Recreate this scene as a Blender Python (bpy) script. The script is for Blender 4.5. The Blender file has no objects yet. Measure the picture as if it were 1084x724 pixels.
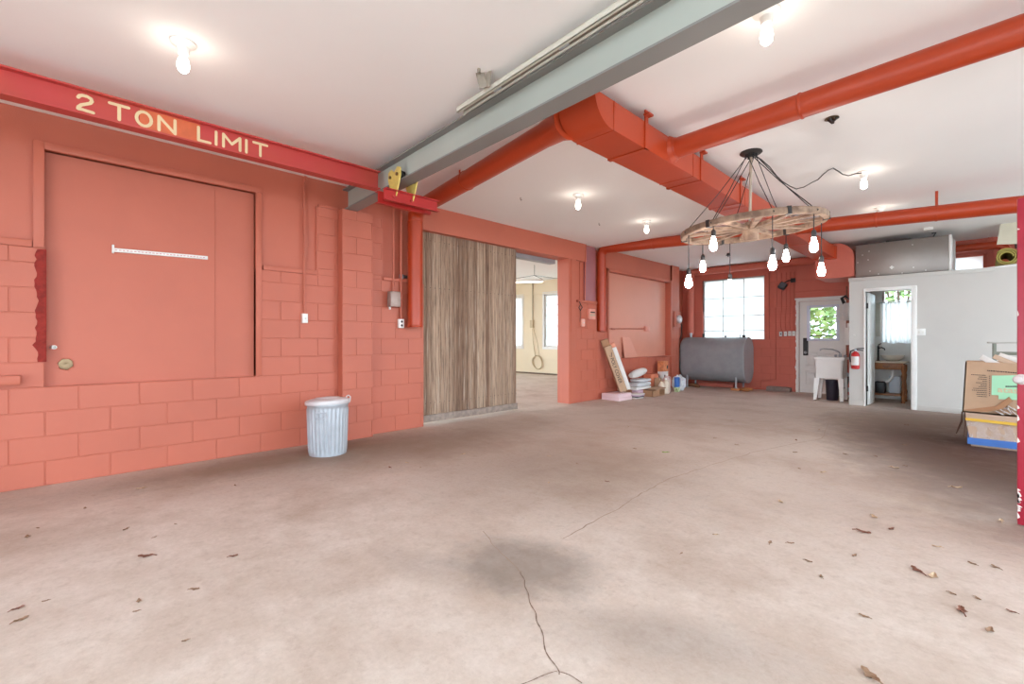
import bpy, bmesh, math, random
from math import sin, cos, pi, atan, radians
from mathutils import Vector, Matrix, noise

random.seed(7)
SC = bpy.context.scene
COL = SC.collection

# ------------------------------------------------------------------ survey
# room axes: X = 0 is the painted block wall, Y runs away from the camera along it, Z up.
FPX, CPX, HPY, CAMX, EYE = 490.0, 542.0, 360.0, 5.42, 1.2
YAW = atan(493 / 490)


def P(px, py, ax, val):
    """point of the room seen at photo position (px,py) lying on the plane ax = val"""
    r = (px - CPX) / FPX
    u = -(py - HPY) / FPX
    d = Vector((-sin(YAW) + r * cos(YAW), cos(YAW) + r * sin(YAW), u))
    o = Vector((CAMX, 0, EYE))
    i = 'XYZ'.index(ax)
    return o + d * ((val - o[i]) / d[i])


CEIL = 3.08
FARY = 12.2

# ------------------------------------------------------------------ materials


def lin(c):
    return tuple(((v / 255) / 12.92 if v / 255 <= .04045 else ((v / 255 + .055) / 1.055) ** 2.4) for v in c)


MATS = {}


class NT:
    def __init__(s, name):
        s.m = bpy.data.materials.new(name)
        s.m.use_nodes = True
        s.t = s.m.node_tree
        s.t.nodes.clear()
        s.out = s.n('ShaderNodeOutputMaterial')

    def n(s, typ, **kw):
        nd = s.t.nodes.new(typ)
        for k, v in kw.items():
            setattr(nd, k, v)
        return nd

    def link(s, a, b):
        s.t.links.new(a, b)

    def setin(s, nd, **kw):
        for k, v in kw.items():
            nd.inputs[k.replace('_', ' ')].default_value = v

    def math(s, op, a, b=None, clamp=False):
        nd = s.n('ShaderNodeMath', operation=op, use_clamp=clamp)
        for i, v in enumerate((a, b)):
            if v is None:
                continue
            if isinstance(v, (int, float)):
                nd.inputs[i].default_value = v
            else:
                s.link(v, nd.inputs[i])
        return nd.outputs[0]

    def mix(s, fac, a, b, mode='MIX'):
        nd = s.n('ShaderNodeMix', data_type='RGBA', blend_type=mode)
        if isinstance(fac, (int, float)):
            nd.inputs[0].default_value = fac
        else:
            s.link(fac, nd.inputs[0])
        for i, v in ((6, a), (7, b)):
            if isinstance(v, tuple):
                nd.inputs[i].default_value = (*v[:3], 1)
            else:
                s.link(v, nd.inputs[i])
        return nd.outputs[2]

    def noise(s, vec, scale, detail=4, rough=.55):
        nd = s.n('ShaderNodeTexNoise')
        s.setin(nd, Scale=scale, Detail=detail, Roughness=rough)
        s.link(vec, nd.inputs['Vector'])
        return nd.outputs[0]

    def ramp(s, fac, a, b, ca=0.0, cb=1.0):
        nd = s.n('ShaderNodeMapRange')
        s.setin(nd, From_Min=a, From_Max=b, To_Min=ca, To_Max=cb)
        s.link(fac, nd.inputs[0])
        return nd.outputs[0]


def mat(name, rgb, rough=.6, metal=0.0, var=.1, scale=3.0, bump=0.0, bscale=60.0, rgb2=None, spec=.5, lo=.4, hi=.65, wear=None, wear_at=.66):
    if name in MATS:
        return MATS[name]
    g = NT(name)
    tc = g.n('ShaderNodeTexCoord').outputs['Object']
    bs = g.n('ShaderNodeBsdfPrincipled')
    c = lin(rgb)
    c2 = lin(rgb2) if rgb2 else tuple(v * (1 - var) for v in c)
    nz = g.noise(tc, scale)
    f = g.ramp(nz, lo, hi)
    colr = g.mix(f, c, c2)
    if wear:
        w = g.noise(tc, 14, 8, .7)
        colr = g.mix(g.ramp(w, wear_at, wear_at + .04), colr, lin(wear))
    g.link(colr, bs.inputs['Base Color'])
    g.setin(bs, Roughness=rough, Metallic=metal)
    bs.inputs['Specular IOR Level'].default_value = spec
    if bump:
        b = g.n('ShaderNodeBump')
        b.inputs['Strength'].default_value = bump
        b.inputs['Distance'].default_value = .004
        g.link(g.noise(tc, bscale, 3), b.inputs['Height'])
        g.link(b.outputs[0], bs.inputs['Normal'])
    g.link(bs.outputs[0], g.out.inputs[0])
    MATS[name] = g.m
    return g.m


def emit(name, rgb, strength):
    if name in MATS:
        return MATS[name]
    g = NT(name)
    e = g.n('ShaderNodeEmission')
    e.inputs[0].default_value = (*lin(rgb), 1)
    e.inputs[1].default_value = strength
    g.link(e.outputs[0], g.out.inputs[0])
    MATS[name] = g.m
    return g.m


def glass_mat():
    g = NT('clear_glass')
    t = g.n('ShaderNodeBsdfTransparent')
    t.inputs[0].default_value = (.96, .98, .98, 1)
    gl = g.n('ShaderNodeBsdfGlossy')
    gl.inputs['Roughness'].default_value = .03
    mx = g.n('ShaderNodeMixShader')
    mx.inputs[0].default_value = .05
    g.link(t.outputs[0], mx.inputs[1])
    g.link(gl.outputs[0], mx.inputs[2])
    g.link(mx.outputs[0], g.out.inputs[0])
    return g.m


def translucent_mat(name, rgb, clear=.25):
    g = NT(name)
    t = g.n('ShaderNodeBsdfTranslucent')
    t.inputs[0].default_value = (*lin(rgb), 1)
    d = g.n('ShaderNodeBsdfDiffuse')
    d.inputs[0].default_value = (*lin(rgb), 1)
    m1 = g.n('ShaderNodeMixShader')
    m1.inputs[0].default_value = .25
    g.link(t.outputs[0], m1.inputs[1])
    g.link(d.outputs[0], m1.inputs[2])
    tr = g.n('ShaderNodeBsdfTransparent')
    mx = g.n('ShaderNodeMixShader')
    mx.inputs[0].default_value = clear
    g.link(m1.outputs[0], mx.inputs[1])
    g.link(tr.outputs[0], mx.inputs[2])
    g.link(mx.outputs[0], g.out.inputs[0])
    return g.m


def concrete_mat():
    g = NT('stained_shaded_concrete')
    pos = g.n('ShaderNodeTexCoord').outputs['Object']
    sep = g.n('ShaderNodeSeparateXYZ')
    g.link(pos, sep.inputs[0])
    X, Y = sep.outputs[0], sep.outputs[1]
    n1 = g.noise(pos, 1.1, 6, .6)
    n2 = g.noise(pos, 5.5, 8, .65)
    n3 = g.noise(pos, 38, 6, .7)
    base = g.mix(g.ramp(n2, .3, .7), lin((220, 206, 195)), lin((205, 187, 173)))
    base = g.mix(g.ramp(n1, .45, .72, 0, .6), base, lin((166, 140, 120)))
    n4 = g.noise(pos, 150, 3, .8)
    n5 = g.noise(pos, 14, 8, .75)
    fine = g.ramp(n3, .3, .75)
    base = g.mix(g.math('MULTIPLY', fine, .28), base, lin((150, 128, 112)))
    base = g.mix(g.ramp(n5, .52, .72, 0, .38), base, lin((158, 134, 117)))
    base = g.mix(g.ramp(n5, .3, .42, .25, 0), base, lin((226, 214, 204)))
    base = g.mix(g.ramp(n4, .60, .72, 0, .4), base, lin((136, 114, 98)))

    def blob(cx, cy, rx, ry, rot=0.0, soft=.5, amt=1.0, wob=.5):
        a = g.math('SUBTRACT', X, cx)
        b = g.math('SUBTRACT', Y, cy)
        u = g.math('ADD', g.math('MULTIPLY', a, cos(rot) / rx), g.math('MULTIPLY', b, sin(rot) / rx))
        v = g.math('ADD', g.math('MULTIPLY', a, -sin(rot) / ry), g.math('MULTIPLY', b, cos(rot) / ry))
        d = g.math('SQRT', g.math('ADD', g.math('MULTIPLY', u, u), g.math('MULTIPLY', v, v)))
        d = g.math('ADD', d, g.math('MULTIPLY', g.math('SUBTRACT', n2, .5), wob * 2))
        return g.ramp(d, 1 - soft, 1 + soft, amt, 0.0)

    brown = lin((118, 94, 74))
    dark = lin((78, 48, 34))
    grey = lin((116, 104, 95))
    rust = lin((176, 138, 118))
    for args, c in (
        ((3.70, 1.80, .36, .27, .3, .35, .58, .75), grey),          # oily spot
        ((3.45, 1.45, .35, .12, .3, .6, .25, .6), grey),
        ((4.55, 1.75, .40, .16, .5, .6, .35, .7), grey),
        ((.45, 1.7, .38, 1.5, 0, .55, .68, .6), brown),            # band along the block wall
        ((.9, 3.0, .55, 1.6, 0, .7, .62, .6), brown),
        ((2.6, 3.4, 1.0, .9, .4, .7, .45, .6), brown),
        ((1.9, 4.9, 1.2, 1.5, 0, .7, .22, .8), rust),
        ((3.3, 7.2, 2.4, 2.4, 0, .8, .36, .9), lin((140, 116, 98))),
        ((6.0, 7.35, 1.55, 3.3, .25, .4, .95, .28), dark),  # dark patches: shade beyond the crimson door, painted into the floor colour
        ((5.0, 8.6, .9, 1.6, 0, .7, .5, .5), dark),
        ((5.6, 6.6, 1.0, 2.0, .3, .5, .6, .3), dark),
        ((4.75, 4.7, .5, .7, .2, .8, .30, .9), lin((150, 118, 106))),
        ((4.5, 8.9, .9, .9, 0, .7, .40, .9), brown),
    ):
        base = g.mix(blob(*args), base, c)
    bs = g.n('ShaderNodeBsdfPrincipled')
    g.link(base, bs.inputs['Base Color'])
    g.link(g.ramp(n2, .3, .7, .62, .85), bs.inputs['Roughness'])
    bs.inputs['Specular IOR Level'].default_value = .35
    b = g.n('ShaderNodeBump')
    b.inputs['Strength'].default_value = .25
    b.inputs['Distance'].default_value = .004
    g.link(n3, b.inputs['Height'])
    g.link(b.outputs[0], bs.inputs['Normal'])
    g.link(bs.outputs[0], g.out.inputs[0])
    return g.m


def plank_mat():
    """weathered boards: each board (0.083 m along Y) gets its own tone, with grain along Z"""
    g = NT('weathered_boards')
    pos = g.n('ShaderNodeTexCoord').outputs['Object']
    mp = g.n('ShaderNodeMapping')
    mp.inputs['Scale'].default_value = (3, 26, 1.0)
    g.link(pos, mp.inputs[0])
    gr = g.noise(mp.outputs[0], 3.2, 7, .65)
    sep = g.n('ShaderNodeSeparateXYZ')
    g.link(pos, sep.inputs[0])
    idx = g.math('FLOOR', g.math('DIVIDE', sep.outputs[1], .083))
    wn = g.n('ShaderNodeTexWhiteNoise', noise_dimensions='1D')
    g.link(idx, wn.inputs['W'])
    c = g.mix(wn.outputs[0], lin((134, 103, 82)), lin((192, 163, 138)))
    c = g.mix(g.ramp(gr, .45, .72), c, lin((84, 62, 50)))
    c = g.mix(g.ramp(g.noise(mp.outputs[0], 1.3, 3), .58, .75, 0, .7), c, lin((206, 188, 170)))
    bs = g.n('ShaderNodeBsdfPrincipled')
    g.link(c, bs.inputs['Base Color'])
    g.setin(bs, Roughness=.85)
    b = g.n('ShaderNodeBump')
    b.inputs['Strength'].default_value = .35
    b.inputs['Distance'].default_value = .004
    g.link(gr, b.inputs['Height'])
    g.link(b.outputs[0], bs.inputs['Normal'])
    g.link(bs.outputs[0], g.out.inputs[0])
    return g.m


M_RED = mat('salmon_red_paint', (194, 104, 80), .5, var=.07, scale=1.3, bump=.25, bscale=140)
M_REDF = mat('red_paint_far_wall', (206, 108, 88), .55, var=.08, scale=1.3, bump=.2, bscale=140)
M_PIPE = mat('orange_red_duct_paint', (182, 64, 28), .38, var=.06, scale=2)
M_CRANE = mat('crane_red_paint', (188, 62, 60), .4, var=.12, scale=2, rgb2=(186, 70, 58))
M_CRANED = mat('bright_red_enamel', (186, 46, 42), .35, var=.1, scale=3)
M_GREYF = mat('darker_grey_flange', (136, 134, 130), .5, var=.06, scale=1.5)  # flanges a darker grey than the web
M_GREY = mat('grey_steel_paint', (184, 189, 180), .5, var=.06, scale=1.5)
M_CEIL = mat('white_ceiling_paint', (247, 244, 241), .85, var=.02, scale=.8)
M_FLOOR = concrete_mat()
M_WOOD = plank_mat()
M_CREAM = mat('cream_enamel', (216, 212, 198), .4, var=.06, scale=6)
M_RAILD = mat('dull_channel', (150, 138, 124), .5, var=.1)
M_LETTER = mat('pale_yellow_lettering', (226, 202, 158), .5, var=.05, scale=20)
M_PATCH = mat('orange_patch_paint', (214, 104, 62), .5, var=.15, scale=8)
M_BLACK = mat('black_plastic', (28, 27, 29), .45, var=.2)
M_DARK = mat('dark_iron', (58, 52, 50), .5, .3, var=.2)
M_WHITE = mat('white_enamel', (236, 233, 228), .4, var=.04)
M_WHITEW = mat('offwhite_wall_paint', (202, 197, 190), .6, var=.05, scale=1.5, bump=.1, bscale=100)
M_GALV = mat('galvanised_steel', (182, 185, 190), .45, .3, var=.12, scale=9)
M_GALVL = mat('lid_galvanised', (218, 212, 212), .5, .2, var=.08, scale=6)
M_TANK = mat('grey_tank_paint', (152, 155, 158), .5, .1, var=.12, scale=5, wear=(196, 190, 184), wear_at=.74)
M_CARD = mat('tan_cardboard', (192, 158, 128), .85, var=.08, scale=6)
M_CARD2 = mat('brown_cardboard', (176, 132, 98), .85, var=.1, scale=6)
M_CARD3 = mat('pale_cardboard', (202, 172, 148), .85, var=.06, scale=5)
M_PINK = mat('pink_foam_board', (232, 202, 204), .8, var=.05)
M_PAPER = mat('white_paper', (228, 222, 216), .8, var=.06, scale=10)
M_PLBAG = mat('white_plastic_film', (222, 222, 224), .35, var=.1, scale=14)
M_OAK = mat('turned_oak', (158, 98, 52), .45, var=.3, scale=12)
M_WHEEL = mat('weathered_wheel_wood', (158, 130, 108), .8, rgb2=(112, 86, 70), scale=9, bump=.3, bscale=50)
M_BEIGE = mat('beige_wall_paint', (236, 220, 192), .7, var=.04, scale=1.2)
M_FURN = mat('brushed_sheet_metal', (150, 142, 136), .38, .75, var=.08, scale=3)
M_CRIM = mat('crimson_door_paint', (172, 34, 56), .4, var=.12, scale=6, wear=(232, 214, 206), wear_at=.70)
M_BULB = emit('lit_bulb', (255, 244, 230), 10)
M_BULBC = emit('lit_filament_bulb', (255, 250, 246), 30)
M_TUBE = emit('lit_tube', (255, 246, 224), 5)
M_GLASS = glass_mat()
M_FROST = translucent_mat('frosted_pane', (236, 241, 241), .05)
M_CURT = translucent_mat('sheer_curtain', (228, 230, 230), .06)
M_BRASS = mat('old_tin', (132, 108, 80), .35, .7, var=.3, scale=20)
M_YEL = mat('yellow_hoist_paint', (226, 200, 108), .45, var=.12, scale=20)
M_RUST = mat('ragged_dark_red_mortar', (150, 44, 34), .9, var=.3, scale=20, bump=.8, bscale=60)
M_MINT = mat('mint_green_label', (168, 222, 182), .7, var=.04)
M_BLUE = mat('blue_strapping', (72, 120, 196), .5, var=.15)
M_INK = mat('dark_print', (70, 62, 60), .8, var=.1)
M_INKP = mat('pale_orange_print', (214, 196, 160), .8, var=.1)
M_LEAF = mat('dry_leaf', (158, 124, 98), .9, var=.35, scale=30)
M_LEAFL = mat('bleached_leaf', (206, 178, 148), .9, var=.2, scale=30)
M_LEAFR = mat('red_brown_leaf', (136, 88, 70), .9, var=.3, scale=30)
M_GREENLEAF = mat('green_leaf', (150, 176, 92), .8, var=.2, scale=30)
M_FOL = mat('light_green_foliage', (134, 164, 96), .7, var=.45, scale=2.2)  # mottled light green of the shrub leaves
M_BARK = mat('bark', (110, 92, 76), .9, var=.3)
M_FIRE = mat('extinguisher_red', (186, 34, 36), .3, var=.05)
M_LGREY = mat('light_grey_sheet', (206, 208, 206), .45, .1, var=.08)
M_CRACK = mat('crack_dirt', (134, 110, 94), .95, var=.2)  # dark tone of the thin floor cracks
M_CRACKL = mat('crack_fill', (168, 145, 128), .95, var=.2)
M_TAN = mat('tan_conduit', (206, 186, 150), .5, var=.1)
M_OLIVE = mat('olive_foam_mat', (176, 160, 84), .85, var=.12)
M_TERRA = mat('terracotta_plastic', (220, 130, 96), .6, var=.1)
M_OUT = mat('pale_yard_concrete', (190, 186, 180), .9, var=.1, scale=.5)
M_GRAVELR = mat('grey_block', (150, 132, 124), .9, var=.15, scale=20)
M_DUST = mat('dusky_violet_sheet', (190, 128, 132), .25, .35, var=.08)
M_PURP = mat('mauve_carton', (196, 166, 182), .8, var=.06)

# ------------------------------------------------------------------ mesh builder
WL = {}


class MB:
    def __init__(s):
        s.bm = bmesh.new()
        s.mi = 0

    def _fin(s, before):
        pass

    def face(s, pts):
        vs = [s.bm.verts.new(Vector(p)) for p in pts]
        f = s.bm.faces.new(vs)
        f.material_index = s.mi
        return f

    def hexa(s, p):
        """8 points: bottom ring 0-3, top ring 4-7"""
        v = [s.bm.verts.new(Vector(q)) for q in p]
        fs = []
        for idx in ((3, 2, 1, 0), (4, 5, 6, 7), (0, 1, 5, 4), (1, 2, 6, 5), (2, 3, 7, 6), (3, 0, 4, 7)):
            f = s.bm.faces.new([v[i] for i in idx])
            f.material_index = s.mi
            fs.append(f)
        return v, fs

    def _bevel(s, v, fs, b):
        es = list({e for f in fs for e in f.edges})
        r = bmesh.ops.bevel(s.bm, geom=es + v, offset=b, segments=2, profile=.5, affect='EDGES')
        for f in r['faces']:
            f.material_index = s.mi

    def box(s, lo, hi, b=0):
        (x0, y0, z0), (x1, y1, z1) = lo, hi
        x0, x1 = min(x0, x1), max(x0, x1)
        y0, y1 = min(y0, y1), max(y0, y1)
        z0, z1 = min(z0, z1), max(z0, z1)
        v, fs = s.hexa([(x0, y0, z0), (x1, y0, z0), (x1, y1, z0), (x0, y1, z0), (x0, y0, z1), (x1, y0, z1), (x1, y1, z1), (x0, y1, z1)])
        if b:
            s._bevel(v, fs, min(b, .45 * min(x1 - x0, y1 - y0, z1 - z0)))
        return s

    def obox(s, c, size, rot=None, b=0):
        """box of given size, centre c, rotation matrix rot (3x3)"""
        R = rot or Matrix.Identity(3)
        h = [q / 2 for q in size]
        pts = []
        for z in (-1, 1):
            for x, y in ((-1, -1), (1, -1), (1, 1), (-1, 1)):
                pts.append(Vector(c) + R @ Vector((x * h[0], y * h[1], z * h[2])))
        v, fs = s.hexa(pts)
        if b:
            s._bevel(v, fs, min(b, .45 * min(size)))
        return s

    def tube(s, pts, r, seg=8, caps=True):
        pts = [Vector(p) for p in pts]
        rs = r if isinstance(r, (list, tuple)) else [r] * len(pts)
        tang = []
        for i in range(len(pts)):
            a = pts[max(0, i - 1)]
            b = pts[min(len(pts) - 1, i + 1)]
            t = (b - a)
            tang.append(t.normalized() if t.length > 1e-9 else Vector((0, 0, 1)))
        t0 = tang[0]
        ref = Vector((0, 0, 1)) if abs(t0.z) < .9 else Vector((1, 0, 0))
        n = t0.cross(ref).normalized()
        rings = []
        for i, p in enumerate(pts):
            t = tang[i]
            n = (n - t * n.dot(t))
            n = n.normalized() if n.length > 1e-6 else t.orthogonal().normalized()
            bnm = t.cross(n)
            rings.append([s.bm.verts.new(p + (n * cos(2 * pi * k / seg) + bnm * sin(2 * pi * k / seg)) * rs[i]) for k in range(seg)])
        for a, b in zip(rings, rings[1:]):
            for k in range(seg):
                f = s.bm.faces.new((a[k], a[(k + 1) % seg], b[(k + 1) % seg], b[k]))
                f.material_index = s.mi
        if caps:
            for ring, rev in ((rings[0], True), (rings[-1], False)):
                f = s.bm.faces.new(list(reversed(ring)) if rev else ring)
                f.material_index = s.mi
        return s

    def cyl(s, a, b, r0, r1=None, seg=20):
        return s.tube([a, b], [r0, r0 if r1 is None else r1], seg)

    def lathe(s, prof, o=(0, 0, 0), seg=28, axis=(0, 0, 1), ripple=None):
        ax = Vector(axis).normalized()
        u = ax.orthogonal().normalized()
        w = ax.cross(u)
        rings = []
        for j, (r, z) in enumerate(prof):
            ring = []
            for k in range(seg):
                a = 2 * pi * k / seg
                rr = r + (ripple(j, k) if ripple else 0)
                ring.append(s.bm.verts.new(Vector(o) + ax * z + (u * cos(a) + w * sin(a)) * max(rr, 1e-4)))
            rings.append(ring)
        for a, b in zip(rings, rings[1:]):
            for k in range(seg):
                f = s.bm.faces.new((a[k], a[(k + 1) % seg], b[(k + 1) % seg], b[k]))
                f.material_index = s.mi
        for ring, rev in ((rings[0], True), (rings[-1], False)):
            f = s.bm.faces.new(list(reversed(ring)) if rev else ring)
            f.material_index = s.mi
        return s

    def prism(s, poly, fn, a, b):
        """poly: 2d outline; fn(u,v,w) -> 3d; extruded from w=a to w=b"""
        A = [s.bm.verts.new(Vector(fn(u, v, a))) for u, v in poly]
        B = [s.bm.verts.new(Vector(fn(u, v, b))) for u, v in poly]
        n = len(poly)
        fs = [s.bm.faces.new(list(reversed(A))), s.bm.faces.new(B)]
        for i in range(n):
            fs.append(s.bm.faces.new((A[i], A[(i + 1) % n], B[(i + 1) % n], B[i])))
        for f in fs:
            f.material_index = s.mi
        return s

    def blob(s, c, size, seed=0, crumple=.12, freq=3.0, power=.6, sub=3, flat=True):
        """soft lumpy bag: super-ellipsoid with noise; rests on its base"""
        tmp = bmesh.new()
        bmesh.ops.create_icosphere(tmp, subdivisions=sub, radius=1)
        m = {}
        for v in tmp.verts:
            d = v.co.normalized()
            q = Vector([math.copysign(abs(x) ** power, x) for x in d])
            q *= 1 + crumple * noise.noise(d * freq + Vector((seed * 7.3, seed, 0))) + crumple * .6 * noise.noise(d * freq * 2.7 + Vector((seed, 3, seed)))
            p = Vector((q.x * size[0] / 2, q.y * size[1] / 2, q.z * size[2] / 2))
            if flat:
                p.z = max(p.z, -size[2] / 2)
            m[v] = s.bm.verts.new(Vector(c) + p)
        for f in tmp.faces:
            nf = s.bm.faces.new([m[v] for v in f.verts])
            nf.material_index = s.mi
        tmp.free()
        return s

    def build(s, name, mats, parent=None, smooth=True, recalc=True):
        if not isinstance(mats, (list, tuple)):
            mats = [mats]
        if recalc:
            bmesh.ops.recalc_face_normals(s.bm, faces=s.bm.faces[:])
        lo = Vector((min(v.co.x for v in s.bm.verts), min(v.co.y for v in s.bm.verts), min(v.co.z for v in s.bm.verts)))
        hi = Vector((max(v.co.x for v in s.bm.verts), max(v.co.y for v in s.bm.verts), max(v.co.z for v in s.bm.verts)))
        o = Vector(((lo.x + hi.x) / 2, (lo.y + hi.y) / 2, lo.z))
        if parent is None and getattr(s, 'world', False):
            o = Vector((0, 0, 0))
        for v in s.bm.verts:
            v.co -= o
        me = bpy.data.meshes.new(name)
        s.bm.to_mesh(me)
        s.bm.free()
        for m in mats:
            me.materials.append(m)
        if smooth:
            for p in me.polygons:
                p.use_smooth = True
            me.set_sharp_from_angle(angle=radians(38))
        ob = bpy.data.objects.new(name, me)
        COL.objects.link(ob)
        WL[ob.name] = o
        if parent:
            ob.parent = parent
            ob.location = o - WL[parent.name]
        else:
            ob.location = o
        return ob


def tag(o, label, cat, group=None, kind=None):
    o['label'] = label
    o['category'] = cat
    if group:
        o['group'] = group
    if kind:
        o['kind'] = kind
    return o


def thing(name, label, cat, loc, group=None, kind=None):
    o = bpy.data.objects.new(name, None)
    o.empty_display_size = .1
    COL.objects.link(o)
    o.location = loc
    WL[o.name] = Vector(loc)
    return tag(o, label, cat, group, kind)


def struct(o):
    o['kind'] = 'structure'
    return o


def copy_tree(o, parent=None):
    c = o.copy()
    COL.objects.link(c)
    if parent:
        c.parent = parent
    for ch in list(o.children):
        copy_tree(ch, c)
    return c


def RZ(a):
    return Matrix.Rotation(a, 3, 'Z')


def RX(a):
    return Matrix.Rotation(a, 3, 'X')


def RY(a):
    return Matrix.Rotation(a, 3, 'Y')


def text_mesh(body, name, m, parent, origin, xdir, ydir, height, width=None, depth=.003, bold=.0, spacing=1.0):
    """flat raised lettering: origin = lower left corner, xdir along the text, ydir up the letters"""
    cu = bpy.data.curves.new(name, 'FONT')
    cu.body = body
    cu.size = 1
    cu.offset = bold
    cu.space_character = spacing
    cu.extrude = .5
    cu.resolution_u = 4
    tmp = bpy.data.objects.new(name + '_tmp', cu)
    COL.objects.link(tmp)
    bpy.context.view_layer.update()
    dg = bpy.context.evaluated_depsgraph_get()
    me = bpy.data.meshes.new_from_object(tmp.evaluated_get(dg))
    bpy.data.objects.remove(tmp)
    bpy.data.curves.remove(cu)
    xs = [v.co.x for v in me.vertices]
    ys = [v.co.y for v in me.vertices]
    sx0, sx1, sy0, sy1 = min(xs), max(xs), min(ys), max(ys)
    ky = height / (sy1 - sy0)
    kx = (width / (sx1 - sx0)) if width else ky
    X = Vector(xdir).normalized()
    Y = Vector(ydir).normalized()
    Z = X.cross(Y)
    o = Vector(origin)
    base = WL[parent.name]
    for v in me.vertices:
        p = o + X * ((v.co.x - sx0) * kx) + Y * ((v.co.y - sy0) * ky) + Z * ((v.co.z + .5) * depth)
        v.co = p - o
    me.materials.clear()
    me.materials.append(m)
    ob = bpy.data.objects.new(name, me)
    COL.objects.link(ob)
    WL[ob.name] = o
    ob.parent = parent
    ob.location = o - base
    return ob


BW, BH = .4064, .2032


def blocks(mb, fn, u0, u1, z0, z1, phase, holes=(), depth=.02, joint=.007):
    """courses of concrete block; fn(u, d, z) -> point, d = distance out from the face plane (0 = face)"""
    row = int(math.floor(z0 / BH + 1e-6))
    while row * BH < z1 - .01:
        za, zb = max(z0, row * BH), min(z1, (row + 1) * BH)
        off = phase + (BW / 2 if row % 2 else 0)
        cuts = [u0, u1]
        k = math.floor((u0 - off) / BW)
        while off + k * BW < u1:
            if off + k * BW > u0 + .01:
                cuts.append(off + k * BW)
            k += 1
        zm = (za + zb) / 2
        hs = [(a, b) for (a, b, c, d) in holes if c < zm < d]
        for a, b in hs:
            cuts += [a, b]
        cuts = sorted({round(c, 4) for c in cuts if u0 - 1e-6 <= c <= u1 + 1e-6})
        for a, b in zip(cuts, cuts[1:]):
            m = (a + b) / 2
            if b - a < .02 or any(h[0] < m < h[1] for h in hs):
                continue
            j = joint / 2
            e = .003
            a2, b2, c2, d2 = a + j, b - j, za + j, zb - j
            back = [fn(a2, -depth, c2), fn(b2, -depth, c2), fn(b2, -depth, d2), fn(a2, -depth, d2)]
            mid = [fn(a2, -e, c2), fn(b2, -e, c2), fn(b2, -e, d2), fn(a2, -e, d2)]
            fr = [fn(a2 + e, 0, c2 + e), fn(b2 - e, 0, c2 + e), fn(b2 - e, 0, d2 - e), fn(a2 + e, 0, d2 - e)]
            V = [[mb.bm.verts.new(Vector(q)) for q in ring] for ring in (back, mid, fr)]
            for r0, r1 in zip(V, V[1:]):
                for i in range(4):
                    f = mb.bm.faces.new((r0[i], r0[(i + 1) % 4], r1[(i + 1) % 4], r1[i]))
                    f.material_index = mb.mi
            f = mb.bm.faces.new(V[2])
            f.material_index = mb.mi
            f = mb.bm.faces.new(list(reversed(V[0])))
            f.material_index = mb.mi
        row += 1


def holed(mb, u0, u1, z0, z1, holes, boxfn):
    us = sorted({u0, u1, *[h[0] for h in holes], *[h[1] for h in holes]})
    zs = sorted({z0, z1, *[h[2] for h in holes], *[h[3] for h in holes]})
    us = [u for u in us if u0 <= u <= u1]
    zs = [z for z in zs if z0 <= z <= z1]
    for a, b in zip(us, us[1:]):
        for c, d in zip(zs, zs[1:]):
            m, n = (a + b) / 2, (c + d) / 2
            if any(h[0] < m < h[1] and h[2] < n < h[3] for h in holes):
                continue
            boxfn(a, b, c, d)


# ================================================================== SETTING
BACKY = -3.4
RIGHTX = 9.0
ADJX = -8.0

mb = MB(); mb.world = True
mb.box((ADJX - .2, BACKY - .2, -.2), (RIGHTX + .2, FARY + .28, 0))
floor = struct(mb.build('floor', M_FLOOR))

# cracks in the slab, open joints with their own outline
def crack(pts, w, m, name):
    mb = MB()
    q = [P(x, y, 'Z', .0012) for x, y in pts]
    fine = []
    for a, b in zip(q, q[1:]):
        n = 7
        for i in range(n):
            p = a.lerp(b, i / n)
            p += Vector((noise.noise(p * 9), noise.noise(p * 9 + Vector((5, 5, 5))), 0)) * .022
            p.z = .0012
            fine.append(p)
    fine.append(q[-1])
    for i, (a, b) in enumerate(zip(fine, fine[1:])):
        t = (b - a).normalized()
        nrm = Vector((-t.y, t.x, 0))
        wa = w * (.6 + .7 * random.random())
        mb.face([a - nrm * wa, b - nrm * wa, b + nrm * wa, a + nrm * wa])
    return mb.build(name, m, floor, smooth=False)


crack([(551, 604), (556, 622), (562, 643), (571, 664), (580, 688), (590, 709), (592, 714)], .0024, M_CRACK, 'floor_crack')
crack([(553, 722), (568, 716), (590, 711)], .0018, M_CRACK, 'floor_crack')
crack([(592, 713), (604, 717), (616, 723)], .0018, M_CRACK, 'floor_crack')
crack([(596, 570), (640, 546), (680, 522), (705, 508), (735, 498), (760, 490), (800, 478), (870, 464), (878, 445)], .0038, M_CRACKL, 'floor_crack')
crack([(512, 562), (530, 585), (552, 606)], .003, M_CRACKL, 'floor_crack')

mb = MB(); mb.world = True
mb.box((-.28, BACKY - .2, CEIL), (RIGHTX + .2, FARY + .28, CEIL + .15))
ceiling = struct(mb.build('ceiling', M_CEIL))
# plasterboard seams
for a, b in (((445, 0), (560, 70)), ((360, 120), (345, 170))):
    pass

# ---------- left wall (block, with a blocked-up opening, doorway and second blocked-up opening)
mb = MB(); mb.world = True
T = -.28
RCX = -.25
SILL, CMUT, PTOP, HDR = 4 * BH, 1.957, 2.772, 2.735
pY0, pY1 = -.044, 1.54
JT = .006   # joint depth


def back(y0, y1, z0, z1, x):
    mb.box((T, y0, z0), (x, y1, z1))


L = lambda u, d, z: (d, u, z)
# run 1
back(BACKY, pY0, 0, CMUT, -JT); blocks(mb, L, BACKY, 2.43, 0, SILL, -.04); blocks(mb, L, BACKY, pY0, SILL, CMUT, -.04)
back(BACKY, pY0, CMUT, CEIL, -.03)
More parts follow.
